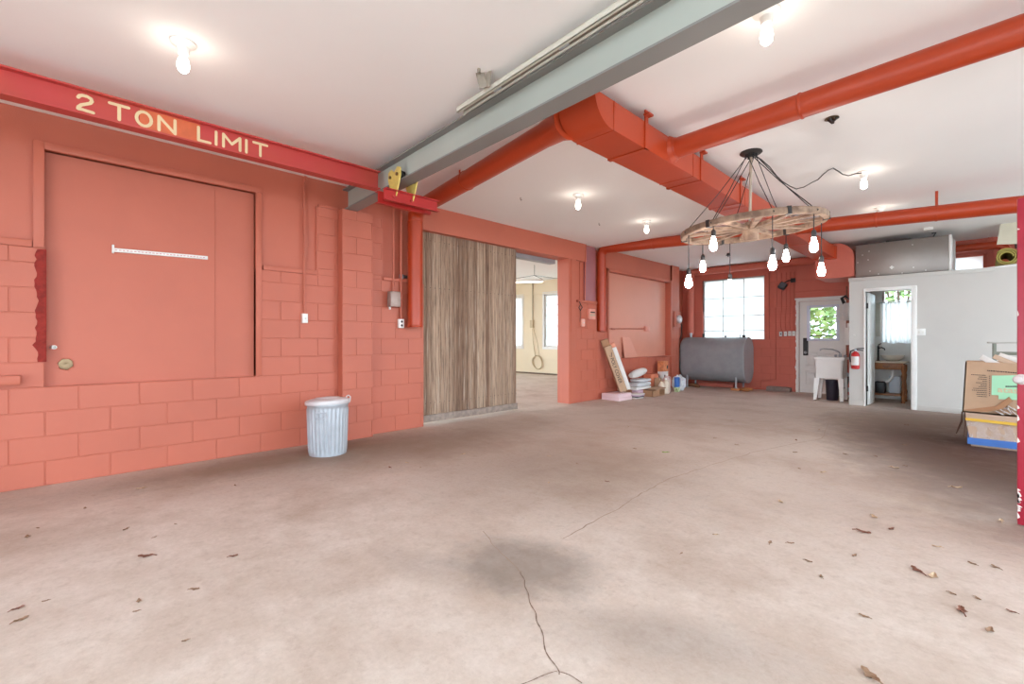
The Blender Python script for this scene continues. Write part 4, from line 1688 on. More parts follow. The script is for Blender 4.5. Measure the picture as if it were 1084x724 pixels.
mb = MB()
secs = [(X0, .80), (X0 + .012, .9), (X0 + .04, .975), (X0 + .08, 1.0), (X1 - .05, 1.0), (X1 - .012, .99)]
rings = [[mb.bm.verts.new((x, y, z)) for y, z in obround(s)] for x, s in secs]
n = len(rings[0])
for a, b in zip(rings, rings[1:]):
    for k in range(n):
        mb.bm.faces.new((a[k], a[(k + 1) % n], b[(k + 1) % n], b[k]))
mb.bm.faces.new(rings[0])
mb.bm.faces.new(rings[-1])
mb.build('shell', M_TANK, t)
mb = MB()
rings = [[mb.bm.verts.new((x, y, z)) for y, z in obround(s)] for x, s in ((X1 - .014, 1.012), (X1 + .008, 1.012), (X1 + .008, .96), (X1 - .004, .93))]
for a, b in zip(rings, rings[1:]):
    for k in range(n):
        mb.bm.faces.new((a[k], a[(k + 1) % n], b[(k + 1) % n], b[k]))
mb.bm.faces.new(rings[-1])
mb.build('end_plate', mat('tank_end_grey', (170, 173, 176), .45, .1, var=.1), t)
lxL, lxR = P(727.5, 400, 'Y', tyc - .25).x, P(779, 400, 'Y', tyc - .25).x
for lx in (lxL, lxR):
    for yy in (tyc - .25, tyc + .25):
        hb_ = .05 if (lx == lxR and yy < tyc) else 0
        mb = MB()
        mb.cyl((lx, yy, hb_), (lx, yy, .36), .022, seg=12)
        mb.lathe([(.045, hb_), (.045, hb_ + .008), (.024, hb_ + .014)], (lx, yy, 0), 14)
        mb.build('leg', M_GALV, t)
for px, hgt, r in ((731.5, .12, .03), (744.5, .1, .022), (768, .05, .026), (783.5, .07, .016), (787.5, .06, .035)):
    x = P(px, 355, 'Y', tyc).x
    mb = MB()
    mb.lathe([(r, 0), (r, hgt * .7), (r * 1.25, hgt * .72), (r * 1.25, hgt * .95), (r * .5, hgt)], (x, tyc, tz1 - .004), 14)
    mb.build('filler_fitting', M_GALV if px in (731.5, 783.5) else M_DARK, t)
# shim block under leg
mb = MB()
mb.box((lxR - .09, tyc - .33, 0), (lxR + .09, tyc - .17, .048), .005)
tag(mb.build('shim_block', mat('orange_wood_block', (206, 140, 90), .8)), 'orange wooden block under the front tank leg nearer the white door', 'block')
mb = MB()
bx_ = P(758, 405, 'Y', FARY - .06).x
mb.box((bx_ - .45, FARY - .13, .0), (bx_ + .45, FARY - .03, .10), .006)
tag(mb.build('floor_plank', M_REDF), 'red-painted plank lying on the floor behind the tank legs', 'plank')
mb = MB()
q = P(797, 409, 'Y', tyc + .05)
mb.tube([(lxR + .1, tyc - .1, .06), (lxR + .25, tyc, .05), (q.x + .1, FARY - .04, .06), (P(805, 408, 'Y', FARY - .03).x, FARY - .03, .05), (P(806, 400, 'Y', FARY - .03).x, FARY - .03, .22), (P(821, 398, 'Y', FARY - .03).x, FARY - .03, .27), (P(821, 398, 'Y', FARY - .03).x, FARY - .03, 1.98)], .011, 8)
tag(mb.build('fuel_line', M_REDF), 'thin red fuel line creeping from the tank up the far red wall', 'pipe')
mb = MB()
mb.tube([(lxR + .14, tyc - .3, .035), (lxR + .2, tyc - .2, .05), (lxR + .32, tyc - .12, .04)], .03, 8)
mb.box((lxR + .16, tyc - .32, .0), (lxR + .3, tyc - .2, .05), .01)
tag(mb.build('fuel_filter', mat('orange_brass_valve', (190, 128, 76), .5, .3, var=.3)), 'small brass fuel filter on the floor at the tank end', 'filter')
mb = MB()
p = P(733, 407, 'Y', 11.7)
mb.tube([(p.x - .12, 11.68, .03), (p.x, 11.62, .06), (p.x + .13, 11.7, .04), (p.x + .2, 11.66, .02)], [.03, .04, .045, .02], 8)
tag(mb.build('wood_scrap', mat('dark_scrap', (130, 86, 58), .9, var=.3)), 'dark wood scrap lying beneath the tank beside the plastic bag', 'scrap')

# grey block by the wall
p0, p1 = P(811.5, 412, 'Y', FARY - .14), P(837, 412, 'Y', FARY - .14)
mb = MB()
mb.box((p0.x, FARY - .18, 0), (p1.x, FARY - .03, .095), .008)
mb.box((p0.x + .02, FARY - .17, .095), (p1.x - .05, FARY - .05, .11), .006)
tag(mb.build('concrete_kerb', M_GRAVELR), 'grey concrete kerb block on the floor against the far red wall', 'block')

# ---------- switches, conduits and lamp on the far wall
SWX = []
for px, py, lb, dark in ((826.8, 353.5, 'dark outlet plate, first of four plates beside the white door', True), (831.7, 353.3, 'white switch plate second from the dark outlet plate', False),
                         (836.3, 353, 'white switch plate third in the row beside the white door', False), (840.4, 353, 'white switch plate closest to the chipped casing of the white door', False)):
    p = P(px, py, 'Y', FARY - .03)
    SWX.append(p.x)
    t = thing('switch_plate', lb, 'switch', (p.x, FARY, p.z - .06), 'plates beside the white door')
    mb = MB(); mb.box((p.x - .036, FARY - .045, p.z - .06), (p.x + .036, FARY, p.z + .06), .004)
    mb.build('box', M_REDF, t)
    mb = MB(); mb.box((p.x - .034, FARY - .052, p.z - .056), (p.x + .034, FARY - .044, p.z + .056), .003)
    cp_ = mb.build('cover_plate', M_LGREY if dark else M_WHITE, t)
    mb = MB(); mb.box((p.x - .008, FARY - .064, p.z - .016), (p.x + .008, FARY - .05, p.z + .016), .003)
    mb.build('toggle', M_BLACK if dark else M_LGREY, cp_)
for i, x in enumerate(SWX):
    mb = MB()
    mb.tube([(x - .0, FARY - .02, CEIL - .3), (x, FARY - .02, 1.95), (x - .02, FARY - .02, 1.6), (x - .0, FARY - .02, 1.41)], .0125, 8)
    tag(mb.build('conduit', M_REDF), ['red conduit rising from the dark outlet plate on the far wall', 'red conduit rising from the second plate beside the white door', 'red conduit rising from the third plate beside the white door', 'red conduit rising from the plate at the chipped door casing'][i], 'conduit', 'conduits above the switch plates')
x = P(821, 330, 'Y', FARY - .02).x
p = P(828.5, 302.5, 'Y', FARY - .25)
t = thing('flood_lamp', 'black square flood lamp on a bracket high on the far red wall', 'lamp', (p.x, FARY - .2, p.z - .1))
mb = MB()
R = RY(.5) @ RX(-.5)
mb.obox((p.x, FARY - .25, p.z), (.15, .08, .15), R, .012)
for i in range(5):
    mb.obox(Vector((p.x, FARY - .25, p.z)) + R @ Vector((0, .05, -.06 + .03 * i)), (.13, .03, .006), R)
mb.build('housing', M_BLACK, t)
mb = MB()
mb.obox(Vector((p.x, FARY - .25, p.z)) + R @ Vector((0, -.042, 0)), (.12, .006, .12), R)
mb.build('lens', mat('lamp_lens', (96, 98, 104), .15), t)
mb = MB()
mb.tube([(p.x + .02, FARY - .23, p.z + .06), (p.x + .10, FARY - .16, p.z + .12), (p.x + .16, FARY - .05, p.z + .13)], .014, 8)
mb.box((p.x + .11, FARY - .06, p.z + .08), (p.x + .21, FARY - .035, p.z + .18), .006)
mb.build('bracket', M_BLACK, t)

# ---------- laundry sink
sy0, sy1 = 10.78, 11.22
sX0, sX1 = P(861.5, 400, 'Y', sy0).x, P(893, 400, 'Y', sy0).x
zr, zb = P(862, 378, 'Y', sy0).z, P(862, 400, 'Y', sy0).z
t = thing('laundry_sink', 'white laundry sink on splayed legs standing before the white door', 'sink', ((sX0 + sX1) / 2, (sy0 + sy1) / 2, 0))
mb = MB()
e = .03
w_ = .03
outer_t = [(sX0, sy0), (sX1, sy0), (sX1, sy1), (sX0, sy1)]
def ring(inset, z, bot=0):
    return [(sX0 + inset, sy0 + inset, z), (sX1 - inset, sy0 + inset, z), (sX1 - inset, sy1 - inset, z), (sX0 + inset, sy1 - inset, z)]
prof = [ring(.07, zb), ring(.03, zb), ring(.012, zr - .05), ring(-.012, zr - .045), ring(-.012, zr), ring(.025, zr), ring(.05, zr - .03), ring(.08, zb + .03)]
V = [[mb.bm.verts.new(q) for q in r] for r in prof]
for A, B in zip(V, V[1:]):
    for i in range(4):
        mb.bm.faces.new((A[i], A[(i + 1) % 4], B[(i + 1) % 4], B[i]))
mb.bm.faces.new(V[0]); mb.bm.faces.new(V[-1])
es = [ed for ed in mb.bm.edges if abs(ed.verts[0].co.z - ed.verts[1].co.z) > .005 and (ed.verts[0].co.xy - ed.verts[1].co.xy).length < .2]
bmesh.ops.bevel(mb.bm, geom=es, offset=.02, segments=3, affect='EDGES')
tub = mb.build('tub', M_WHITE, t)
mb = MB(); mb.lathe([(.022, 0), (.024, .004), (.012, .006)], (sX0 + .2, sy0 - .001, zr - .09), 12, (0, -1, 0))
for fx, fy in ((0, 0), (1, 0), (0, 1), (1, 1)):
    x = sX0 + .05 if fx == 0 else sX1 - .05
    y = sy0 + .05 if fy == 0 else sy1 - .05
    xo = x + (-.035 if fx == 0 else .02)
    yo = y + (-.02 if fy == 0 else .02)
    mb = MB()
    a = .045
    mb.hexa([(xo - .025, yo - .02, 0.012), (xo + .025, yo - .02, .012), (xo + .025, yo + .02, .012), (xo - .025, yo + .02, .012),
             (x - a, y - .035, zb + .004), (x + a, y - .035, zb + .004), (x + a, y + .035, zb + .004), (x - a, y + .035, zb + .004)])
    leg = mb.build('leg', M_WHITE, t)
    mb = MB(); mb.lathe([(.02, 0), (.02, .012), (.012, .014)], (xo, yo, 0), 10)
    mb.build('foot', M_DARK, leg)
mb = MB()
fx, fy = sX1 - .12, sy1 - .05
mb.lathe([(.028, 0), (.03, .03), (.02, .06), (.015, .07)], (fx, fy, zr), 14)
q = P(884, 368.5, 'Y', 11.0)
mb.tube([(fx, fy, zr + .06), (fx - .02, fy - .02, zr + .1), (fx - .1, fy - .14, zr + .15), (fx - .22, fy - .3, zr + .17), (fx - .26, fy - .34, zr + .16), (fx - .27, fy - .35, zr + .13)], .012, 10)
fa = mb.build('faucet', M_GALV, t)
for s in (-.08, .08):
    mb = MB(); mb.lathe([(.02, 0), (.024, .02), (.03, .035), (.012, .045)], (fx + s, fy + .01, zr), 10)
    mb.build('tap_handle', M_GALV, fa)
mb = MB(); mb.tube([(sX0 + .4, (sy0 + sy1) / 2, zb), (sX0 + .4, (sy0 + sy1) / 2, zb - .14), (sX0 + .44, sy1 - .12, zb - .2), (sX0 + .44, sy1 - .02, zb - .2)], .022, 10)
mb.build('drain_pipe', M_WHITE, t)

# bin below the sink
p = P(880, 424, 'Z', 0)
bz = P(880, 402.5, 'Y', p.y).z
t = thing('waste_bin', 'tapered black plastic waste bin under the laundry sink', 'bin', (p.x, p.y + .08, 0))
mb = MB()
mb.lathe([(.09, 0), (.098, .0), (.102, .02), (.118, bz - .02), (.124, bz - .015), (.124, bz), (.112, bz), (.096, .03), (.01, .02)], (p.x, p.y + .1, 0), 28)
mb.build('bin_body', mat('black_plum_plastic', (38, 30, 46), .3), t)

# pipes, meter and valves in the gap beside the bathroom
gx = P(896.5, 400, 'Y', 11.2).x
t = thing('water_pipes', 'tangle of water pipes and valves between the sink and the bathroom wall', 'pipes', (gx, 11.35, 0))
for i, (dx, z0_, z1_, m, r) in enumerate(((-.05, .0, 2.3, mat('copper_brown', (150, 92, 70), .4, .4), .014), (.02, .0, 2.3, M_RUST, .02), (.06, .02, 1.6, M_LGREY, .016))):
    mb = MB()
    mb.tube([(gx + dx, 11.5 + .02 * i, z0_), (gx + dx, 11.5 + .02 * i, z1_)], r, 10)
    mb.build('riser', m, t)
mb = MB()
for i, (x, z) in enumerate(((-.12, .62), (-.03, .5), (-.13, .32), (.0, .2))):
    mb.lathe([(.03, 0), (.03, .05), (.045, .055), (.045, .065), (.01, .07)], (gx + x, 11.46, z), 12, (0, -1, 0))
mb.build('valve', M_GALV, t)
mb = MB()
mb.tube([(gx - .14, 11.44, .55), (gx - .17, 11.4, .35), (gx - .10, 11.38, .22), (gx - .02, 11.4, .33), (gx - .0, 11.44, .5)], .016, 8)
mb.build('black_hose', M_BLACK, t)
mb = MB()
mb.tube([(gx - .2, 11.36, .03), (gx - .16, 11.36, .1), (gx - .07, 11.38, .14), (gx + .0, 11.38, .05)], .026, 10)
mb.tube([(gx - .05, 11.40, .0), (gx - .05, 11.40, .8)], .02, 8)
mb.build('white_pipe', M_WHITE, t)
p = P(897, 328, 'Y', 11.2)
t = thing('pressure_tank', 'pale grey cylinder box above the sink against the bathroom corner', 'tank', (p.x, 11.3, p.z - .2))
mb = MB()
zc0, zc1 = P(897, 339, 'Y', 11.2).z, P(897, 320.5, 'Y', 11.2).z
mb.lathe([(.09, zc0), (.1, zc0 + .015), (.1, zc1 - .02), (.085, zc1), (.01, zc1 + .005)], (p.x + .01, 11.3, 0), 24)
body = mb.build('body', M_LGREY, t)
mb = MB()
mb.tube([(p.x - .06, 11.28, zc1 - .02), (p.x - .10, 11.25, zc1 + .1), (p.x - .04, 11.25, zc1 + .14), (p.x + .04, 11.27, zc1 + .05), (p.x + .05, 11.3, zc1 + .3)], .03, 8)
mb.build('black_pipe', M_BLACK, t)
mb = MB()
mb.tube([(p.x - .08, 11.2, zc0 + .3), (p.x - .15, 11.18, zc0 + .2), (p.x - .15, 11.18, zc0 + .02), (p.x - .06, 11.2, zc0 - .02)], .008, 6)
mb.build('thin_tube', M_WHITE, t)
mb = MB()
mb.tube([(p.x, 11.32, zc0), (p.x, 11.35, zc0 - .3), (p.x + .02, 11.36, 0.9)], .02, 8)
mb.build('down_pipe', mat('copper_brown', (150, 92, 70), .4, .4), t)
p = P(897.5, 356, 'Y', 11.1)
mb = MB(); mb.box((p.x - .05, 11.1, p.z - .17), (p.x + .06, 11.25, p.z + .17), .01); mb.box((p.x - .02, 11.12, p.z + .17), (p.x + .05, 11.2, p.z + .26), .01)
tag(mb.build('soap_dispenser', M_WHITE), 'white dispenser box fixed beside the bathroom corner above the sink', 'dispenser')

# ---------- fire extinguisher on the bathroom end wall
p = P(905.5, 380, 'Y', BF - .08)
t = thing('fire_extinguisher', 'red fire extinguisher with white label on the bathroom wall corner', 'fire extinguisher', (p.x, BF - .08, p.z - .2))
zb, zt = P(905, 390.5, 'Y', BF - .08).z, P(905, 373, 'Y', BF - .08).z
mb = MB()
mb.lathe([(.05, zb), (.062, zb + .01), (.065, zb + .03), (.065, zt - .04), (.05, zt - .01), (.025, zt + .01), (.02, zt + .03)], (p.x, BF - .08, 0), 24)
mb.build('cylinder', M_FIRE, t)
mb = MB()
za, zc_ = zb + .07, zb + .07 + .16
pts = []
for k in range(10):
    a = -pi / 2 + (k / 9 - .5) * 2.2
    pts.append((p.x + .0662 * cos(a), BF - .08 + .0662 * sin(a)))
for (xa, ya1), (xb, yb1) in zip(pts, pts[1:]):
    mb.face([(xa, ya1, za), (xb, yb1, za), (xb, yb1, zc_), (xa, ya1, zc_)])
mb.build('paper_label', M_PAPER, t)
mb = MB()
mb.cyl((p.x, BF - .08, zt + .02), (p.x, BF - .08, zt + .06), .024, seg=12)
mb.build('valve_head', M_GALV, t)
mb = MB()
mb.tube([(p.x - .02, BF - .08, zt + .05), (p.x + .04, BF - .09, zt + .07), (p.x + .13, BF - .10, zt + .075)], .01, 8)
mb.tube([(p.x - .01, BF - .08, zt + .04), (p.x + .05, BF - .09, zt + .045), (p.x + .12, BF - .1, zt + .035)], .009, 8)
mb.build('lever', M_BLACK, t)
mb = MB()
mb.tube([(p.x - .02, BF - .08, zt + .045), (p.x - .07, BF - .09, zt + .02), (p.x - .085, BF - .09, zt - .06), (p.x - .075, BF - .085, zb + .12)], .011, 8)
mb.build('hose', M_BLACK, t)
mb = MB(); mb.box((p.x - .03, BF - .02, zb + .1), (p.x + .03, BF, zt), .003)
mb.build('wall_bracket', M_DARK, t)

# ---------- small plates on the bathroom wall
for px, py, w, h, lb, nm in ((975, 351.5, .115, .115, 'white double switch plate on the bathroom wall right of its doorway', 'switch_plate'), (904.5, 355, .03, .025, 'tiny white button on the bathroom wall above the extinguisher', 'wall_button')):
    p = P(px, py, 'Y', BF - .005)
    t = thing(nm, lb, 'switch', (p.x, BF, p.z - h / 2))
    mb = MB(); mb.box((p.x - w / 2, BF - .008, p.z - h / 2), (p.x + w / 2, BF, p.z + h / 2), .003)
    mb.build('cover_plate', M_WHITE, t)
    mb = MB()
    if w > .1:
        for s in (-.025, .025):
            mb.box((p.x + s - .006, BF - .018, p.z - .014), (p.x + s + .006, BF - .006, p.z + .014), .002)
    else:
        mb.lathe([(.008, 0), (.007, .006), (.001, .007)], (p.x, BF - .008, p.z), 10, (0, -1, 0))
    mb.build('button', M_CREAM, t)

# ---------- bathroom contents
vy0, vy1 = 11.42, 11.86
vx0, vx1 = bx0 + .16, P(958, 390, 'Y', vy0).x
vz = P(940, 383, 'Y', vy0).z
t = thing('vanity_table', 'antique oak vanity table with turned legs inside the bathroom', 'table', ((vx0 + vx1) / 2, (vy0 + vy1) / 2, 0))
mb = MB(); mb.box((vx0 - .02, vy0 - .03, vz - .02), (vx1 + .02, vy1 + .02, vz + .008), .008)
mb.build('table_top', mat('pale_top', (216, 200, 180), .4), t)
mb = MB()
mb.box((vx0 + .03, vy0 + .01, vz - .15), (vx1 - .03, vy1 - .01, vz - .02), .006)
mb.build('apron', M_OAK, t)
mb = MB(); mb.box((vx0 + .1, vy0 - .002, vz - .13), (vx1 - .1, vy0 + .012, vz - .045), .005)
dr = mb.build('drawer_front', M_OAK, t)
mb = MB(); mb.tube([((vx0 + vx1) / 2 - .05, vy0, vz - .08), ((vx0 + vx1) / 2 - .03, vy0 - .02, vz - .095), ((vx0 + vx1) / 2 + .03, vy0 - .02, vz - .095), ((vx0 + vx1) / 2 + .05, vy0, vz - .08)], .006, 6)
mb.build('drawer_pull', M_DARK, dr)
for x in (vx0 + .03, vx1 - .03):
    for y in (vy0 + .03, vy1 - .03):
        mb = MB()
        pr = [(.03, 0), (.034, .02), (.02, .05), (.03, .09), (.024, .12), (.034, .2), (.022, .26), (.026, .3), (.016, .4), (.028, .52), (.02, .56), (.032, vz - .16), (.032, vz - .06)]
        mb.lathe(pr, (x, y, 0), 14)
        mb.build('leg', M_OAK, t)
mb = MB(); mb.box((vx0 + .02, vy0 + .02, .13), (vx1 - .02, vy1 - .02, .16), .006)
mb.build('lower_shelf', M_OAK, t)
mb = MB()
bw = P(945, 377, 'Y', 11.62)
mb.lathe([(.05, 0), (.09, .005), (.15, .05), (.185, .105), (.19, .115), (.178, .115), (.14, .055), (.06, .02), (.005, .018)], (bw.x, 11.62, vz + .008), 32)
tag(mb.build('vessel_basin', mat('cream_ceramic', (240, 230, 214), .2)), 'round cream vessel basin on top of the oak vanity', 'basin')
fx = P(931, 370, 'Y', 11.66).x - .02
t = thing('basin_faucet', 'tall black basin faucet beside the vessel basin', 'faucet', (fx, 11.66, vz + .008))
mb = MB(); mb.cyl((fx, 11.66, vz + .008), (fx, 11.66, vz + .30), .016, seg=12); mb.lathe([(.026, 0), (.026, .012), (.016, .016)], (fx, 11.66, vz + .008), 14)
mb.build('column', M_BLACK, t)
mb = MB(); mb.tube([(fx, 11.66, vz + .26), (fx + .06, 11.64, vz + .27), (fx + .10, 11.63, vz + .25), (fx + .105, 11.63, vz + .22)], .011, 8)
mb.build('spout', M_BLACK, t)
mb = MB(); mb.tube([(fx, 11.66, vz + .30), (fx + .01, 11.65, vz + .33), (fx + .05, 11.63, vz + .35)], .008, 8)
mb.build('lever', M_BLACK, t)
bx_ = fx - .09
mb = MB(); mb.lathe([(.03, 0), (.032, .1), (.014, .13), (.012, .16), (.018, .165), (.004, .18)], (bx_, 11.6, vz + .008), 14)
tag(mb.build('soap_bottle', mat('brown_bottle', (120, 92, 74), .3)), 'small brown soap bottle on the vanity behind the door edge', 'bottle')
mb = MB(); mb.lathe([(.05, 0), (.05, .08), (.03, .085)], (bx_ + .03, 11.75, vz + .008), 14)
tag(mb.build('tissue_roll', M_PAPER), 'white paper roll standing on the vanity', 'roll')
mb = MB()
qx0, qx1 = P(925, 415, 'Y', 11.55).x, P(937, 415, 'Y', 11.55).x
mb.box((max(qx0, vx0 + .08), 11.50, .162), (qx1, 11.75, .38), .02)
tag(mb.build('storage_tub', M_BLACK), 'black storage tub on the lower shelf of the vanity', 'tub')
mb = MB(); mb.box((qx1 + .04, 11.66, .162), (vx1 - .09, 11.79, .5), .02)
tag(mb.build('storage_box', mat('pale_blue_grey', (196, 202, 210), .5)), 'pale grey-blue box on the lower shelf of the vanity', 'box')
mb = MB()
mb.tube([(bw.x - .0, 11.58, vz - .153), (bw.x - .0, 11.56, vz - .3), (bw.x - .05, 11.54, vz - .38), (bw.x - .10, 11.54, vz - .40)], .026, 10)
tag(mb.build('drain_trap', M_WHITE), 'white plastic drain trap under the vessel basin', 'pipe')
# half curtain with its rod
cz0, cz1 = P(949, 363, 'Y', 12.1).z, P(949, 320, 'Y', 12.1).z
cx0, cx1 = BWIN[0] + .0, BWIN[1] + .06
t = thing('cafe_curtain', 'sheer white half curtain across the bathroom window', 'curtain', ((cx0 + cx1) / 2, 12.1, cz0))
mb = MB()
NX, NZ = 60, 4
grid = [[mb.bm.verts.new((cx0 + (cx1 - cx0) * i / NX, 12.11 + .012 * sin(i * .95) * (1 + .3 * j / NZ), cz1 + (cz0 - cz1) * j / NZ + (.012 * sin(i * .31) if j == NZ else 0))) for i in range(NX + 1)] for j in range(NZ + 1)]
for j in range(NZ):
    for i in range(NX):
        mb.bm.faces.new((grid[j][i], grid[j][i + 1], grid[j + 1][i + 1], grid[j + 1][i]))
mb.build('cloth', M_CURT, t)
mb = MB(); mb.cyl((cx0 - .05, 12.11, cz1 + .0), (cx1, 12.11, cz1 + .0), .008, seg=8)
mb.build('rod', M_GALV, t)
# framed mirror strip on bathroom inner wall
mb = MB()
p = P(927.5, 338, 'Y', 11.95)
mb.box((p.x - .035, FARY - .06, p.z - .35), (p.x + .05, FARY - .024, p.z + .35), .006)
t = tag(mb.build('wall_cabinet', M_CREAM), 'narrow white cabinet on the bathroom wall beside its window', 'cabinet')

# ---------- furnace on the bathroom roof
fy = 10.66
fx0, fx1 = P(905.5, 270, 'Y', fy).x, P(1004.5, 270, 'Y', fy).x
fz0, fz1 = BT + .035, P(950, 255, 'Y', fy).z
t = thing('furnace', 'long grey sheet-metal furnace lying on the bathroom roof', 'furnace', ((fx0 + fx1) / 2, fy + .35, BT))
mb = MB(); mb.box((fx0, fy, fz0), (fx1, fy + .7, fz1), .006)
mb.build('casing', M_FURN, t)
mb = MB(); mb.box((fx1, fy - .002, fz0 - .002), (fx1 + .035, fy + .7, fz1 + .004), .004)
mb.build('end_flange', M_WHITE, t)
mb = MB()
for px, py in ((920, 266), (921, 287), (908, 278), (919, 275), (966, 259), (967, 283), (913, 270), (980, 286), (955, 289), (930, 290)):
    q = P(px, py, 'Y', fy)
    mb.lathe([(.009, 0), (.007, .004), (.001, .005)], (q.x, fy, q.z), 8, (0, -1, 0))
mb.build('rivets', M_WHITE, t)
mb = MB()
q = P(944, 283, 'Y', fy)
mb.obox((q.x, fy - .002, q.z), (.05, .004, .05), RY(pi / 4))
mb.build('diamond_badge', M_WHITE, t)
for i in range(3):
    mb = MB()
    x = fx0 + .06 + i * (fx1 - fx0 - .12) / 2.2
    mb.box((x, fy + .03, BT + .002), (x + .34, fy + .5, fz0 + .0), .004)
    mb.build('support_batten', M_DARK, t)
mb = MB()
a, b = P(938, 254, 'Y', fy + .1), P(965, 250, 'Y', fy + .1)
mb.box((a.x, fy + .03, fz1), (b.x, fy + .25, fz1 + .03))
mb.build('top_bracket', M_BLACK, t)
mb = MB()
q = P(988, 244, 'Y', fy + .2)
mb.tube([(q.x - .04, fy + .2, fz1), (q.x + .0, fy + .2, fz1 + .03), (q.x + .03, fy + .22, fz1 + .1), (q.x - .02, fy + .22, CEIL - .02)], .012, 8)
mb.build('cable', M_DARK, t)
mb = MB()
q = P(985, 241, 'Z', CEIL)
mb.box((q.x - .08, q.y - .05, CEIL - .035), (q.x + .03, q.y + .05, CEIL), .006)
tag(mb.build('ceiling_box', M_WHITE), 'small white ceiling box above the grey furnace', 'electrical box')

# white strip standing at furnace end
q = P(1009, 262, 'Y', 11.6)
mb = MB(); mb.box((q.x - .05, 11.6, BT), (q.x + .03, 11.66, P(1009, 253.5, 'Y', 11.6).z), .005)
tag(mb.build('upright_batten', M_WHITE), 'narrow white batten standing on the bathroom roof at the furnace end', 'batten')
# rolled mat lying on a white board on the roof
ry = 10.78
bA, bB = P(1044, 287, 'Y', ry), P(1078, 277.5, 'Y', ry)
mb = MB()
dv = Vector((1, 0, .12)).normalized()
xa, xb = P(1045, 283, 'Y', ry).x, P(1076, 280, 'Y', ry).x
mb.hexa([(xa, ry - .1, BT + .003), (xb + .25, ry - .1, BT + .003), (xb + .25, ry + .6, BT + .003), (xa, ry + .6, BT + .003),
         (xa, ry - .1, BT + .035), (xb + .25, ry - .1, BT + .075), (xb + .25, ry + .6, BT + .075), (xa, ry + .6, BT + .035)])
tag(mb.build('white_board', M_WHITE), 'white board lying under the rolled mat on the bathroom roof', 'board')
rc_ = P(1066, 274, 'Y', ry)
mb = MB()
sp = []
for i in range(44):
    a = 2 * pi * i / 18
    sp.append((.062 + .026 * i / 18, a))
zc_ = BT + .06 + .135
V = []
for r, a in sp:
    for dr_ in (0, .016):
        pass
A0 = [mb.bm.verts.new((rc_.x + r * cos(a), ry, zc_ + r * sin(a))) for r, a in sp]
A1 = [mb.bm.verts.new((rc_.x + (r + .017) * cos(a), ry, zc_ + (r + .017) * sin(a))) for r, a in sp]
B0 = [mb.bm.verts.new((rc_.x + r * cos(a), ry + .9, zc_ + r * sin(a))) for r, a in sp]
B1 = [mb.bm.verts.new((rc_.x + (r + .017) * cos(a), ry + .9, zc_ + (r + .017) * sin(a))) for r, a in sp]
for i in range(len(sp) - 1):
    for q in ((A0[i], A0[i + 1], A1[i + 1], A1[i]), (B0[i], B1[i], B1[i + 1], B0[i + 1]), (A0[i], B0[i], B0[i + 1], A0[i + 1]), (A1[i], A1[i + 1], B1[i + 1], B1[i])):
        mb.bm.faces.new(q)
mb.bm.faces.new((A0[0], A1[0], B1[0], B0[0])); mb.bm.faces.new((A0[-1], B0[-1], B1[-1], A1[-1]))
tag(mb.build('rolled_mat', M_OLIVE), 'rolled olive-yellow foam mat lying on the bathroom roof', 'mat')
# cream panel hanging from the ceiling above
q0, q1 = P(1057, 234, 'Y', 10.9), P(1076, 258, 'Y', 10.9)
mb = MB()
mb.hexa([(q0.x - .02, 10.9, q1.z + .02), (q1.x + .3, 10.9, q1.z - .03), (q1.x + .3, 10.93, q1.z - .03), (q0.x - .02, 10.93, q1.z + .02),
         (q0.x + .02, 10.9, CEIL), (q1.x + .3, 10.9, CEIL), (q1.x + .3, 10.93, CEIL), (q0.x + .02, 10.93, CEIL)])
tag(mb.build('suspended_mount_sheet', mat('cream_panel_paint', (222, 216, 194), .7)), 'cream board hanging from the ceiling above the rolled mat', 'panel')
mb = MB()
mb.tube([P(1077, 248, 'Y', 11.0), P(1074.5, 256, 'Y', 11.0), P(1075.5, 260, 'Y', 11.0), P(1076, 263, 'Y', 11.0)], .014, 8)
tag(mb.build('hanging_cable', M_DARK), 'dark cable hanging beside the cream board', 'cable')

# ---------- junk heap along the left wall
def on(px, py, x):
    return P(px, py, 'X', x)


J = 'clutter on the floor below the second blocked-up opening'
# pink foam boards
base = P(637, 422, 'X', .12)
mb = MB(); mb.box((.06, 7.88, 0), (.47, 8.36, .065), .006)
tag(mb.build('foam_board', M_PINK), 'pink foam slab flat on the floor, the lower of two', 'foam board', J)
mb = MB(); mb.box((.07, 7.865, .067), (.46, 8.35, .135), .006)
tag(mb.build('foam_board', M_PINK), 'pink foam slab lying on top of another, under the leaning carton', 'foam board', J)

# leaning POLY COVER carton: base on the pink slab, head against the wall
foot = Vector((.35, 8.24, .150))
head = Vector((.17, 7.93, 1.06))
axis = (head - foot).normalized()
wv = Vector((cos(YAW), sin(YAW), 0)); wv = (wv - axis * wv.dot(axis)).normalized()
nv = axis.cross(wv).normalized()
if nv.dot(Vector((CAMX, 0, 0)) - foot) < 0:
    nv = -nv
Lc = (head - foot).length
t = thing('leaning_carton', 'long tan carton printed POLY COVER leaning on the red wall', 'carton', tuple(foot), J)
R = Matrix((wv, -nv, axis)).transposed()
mb = MB(); mb.obox(foot + axis * (Lc / 2 + .02) , (.15, .08, Lc), R, .004)
body = mb.build('carton_body', M_CARD, t)
front = foot + axis * .02 + nv * .0415
text_mesh('POLY COVER', 'printed_text', M_INK, t, front + axis * (Lc * .74) - wv * .036, -axis, wv, .07, Lc * .56, .001, bold=.004)
mb = MB()
c = front + axis * (Lc * .80)
mb.tube([c - wv * .03, c - wv * .0 - axis * .03, c + wv * .03 + axis * .05], .006, 6)
mb.build('tick_mark', M_INK, t)
foot2 = foot + wv * .118 - nv * .01
mb = MB(); mb.obox(foot2 + axis * (Lc * .47 + .01), (.08, .07, Lc * .93), R, .004)
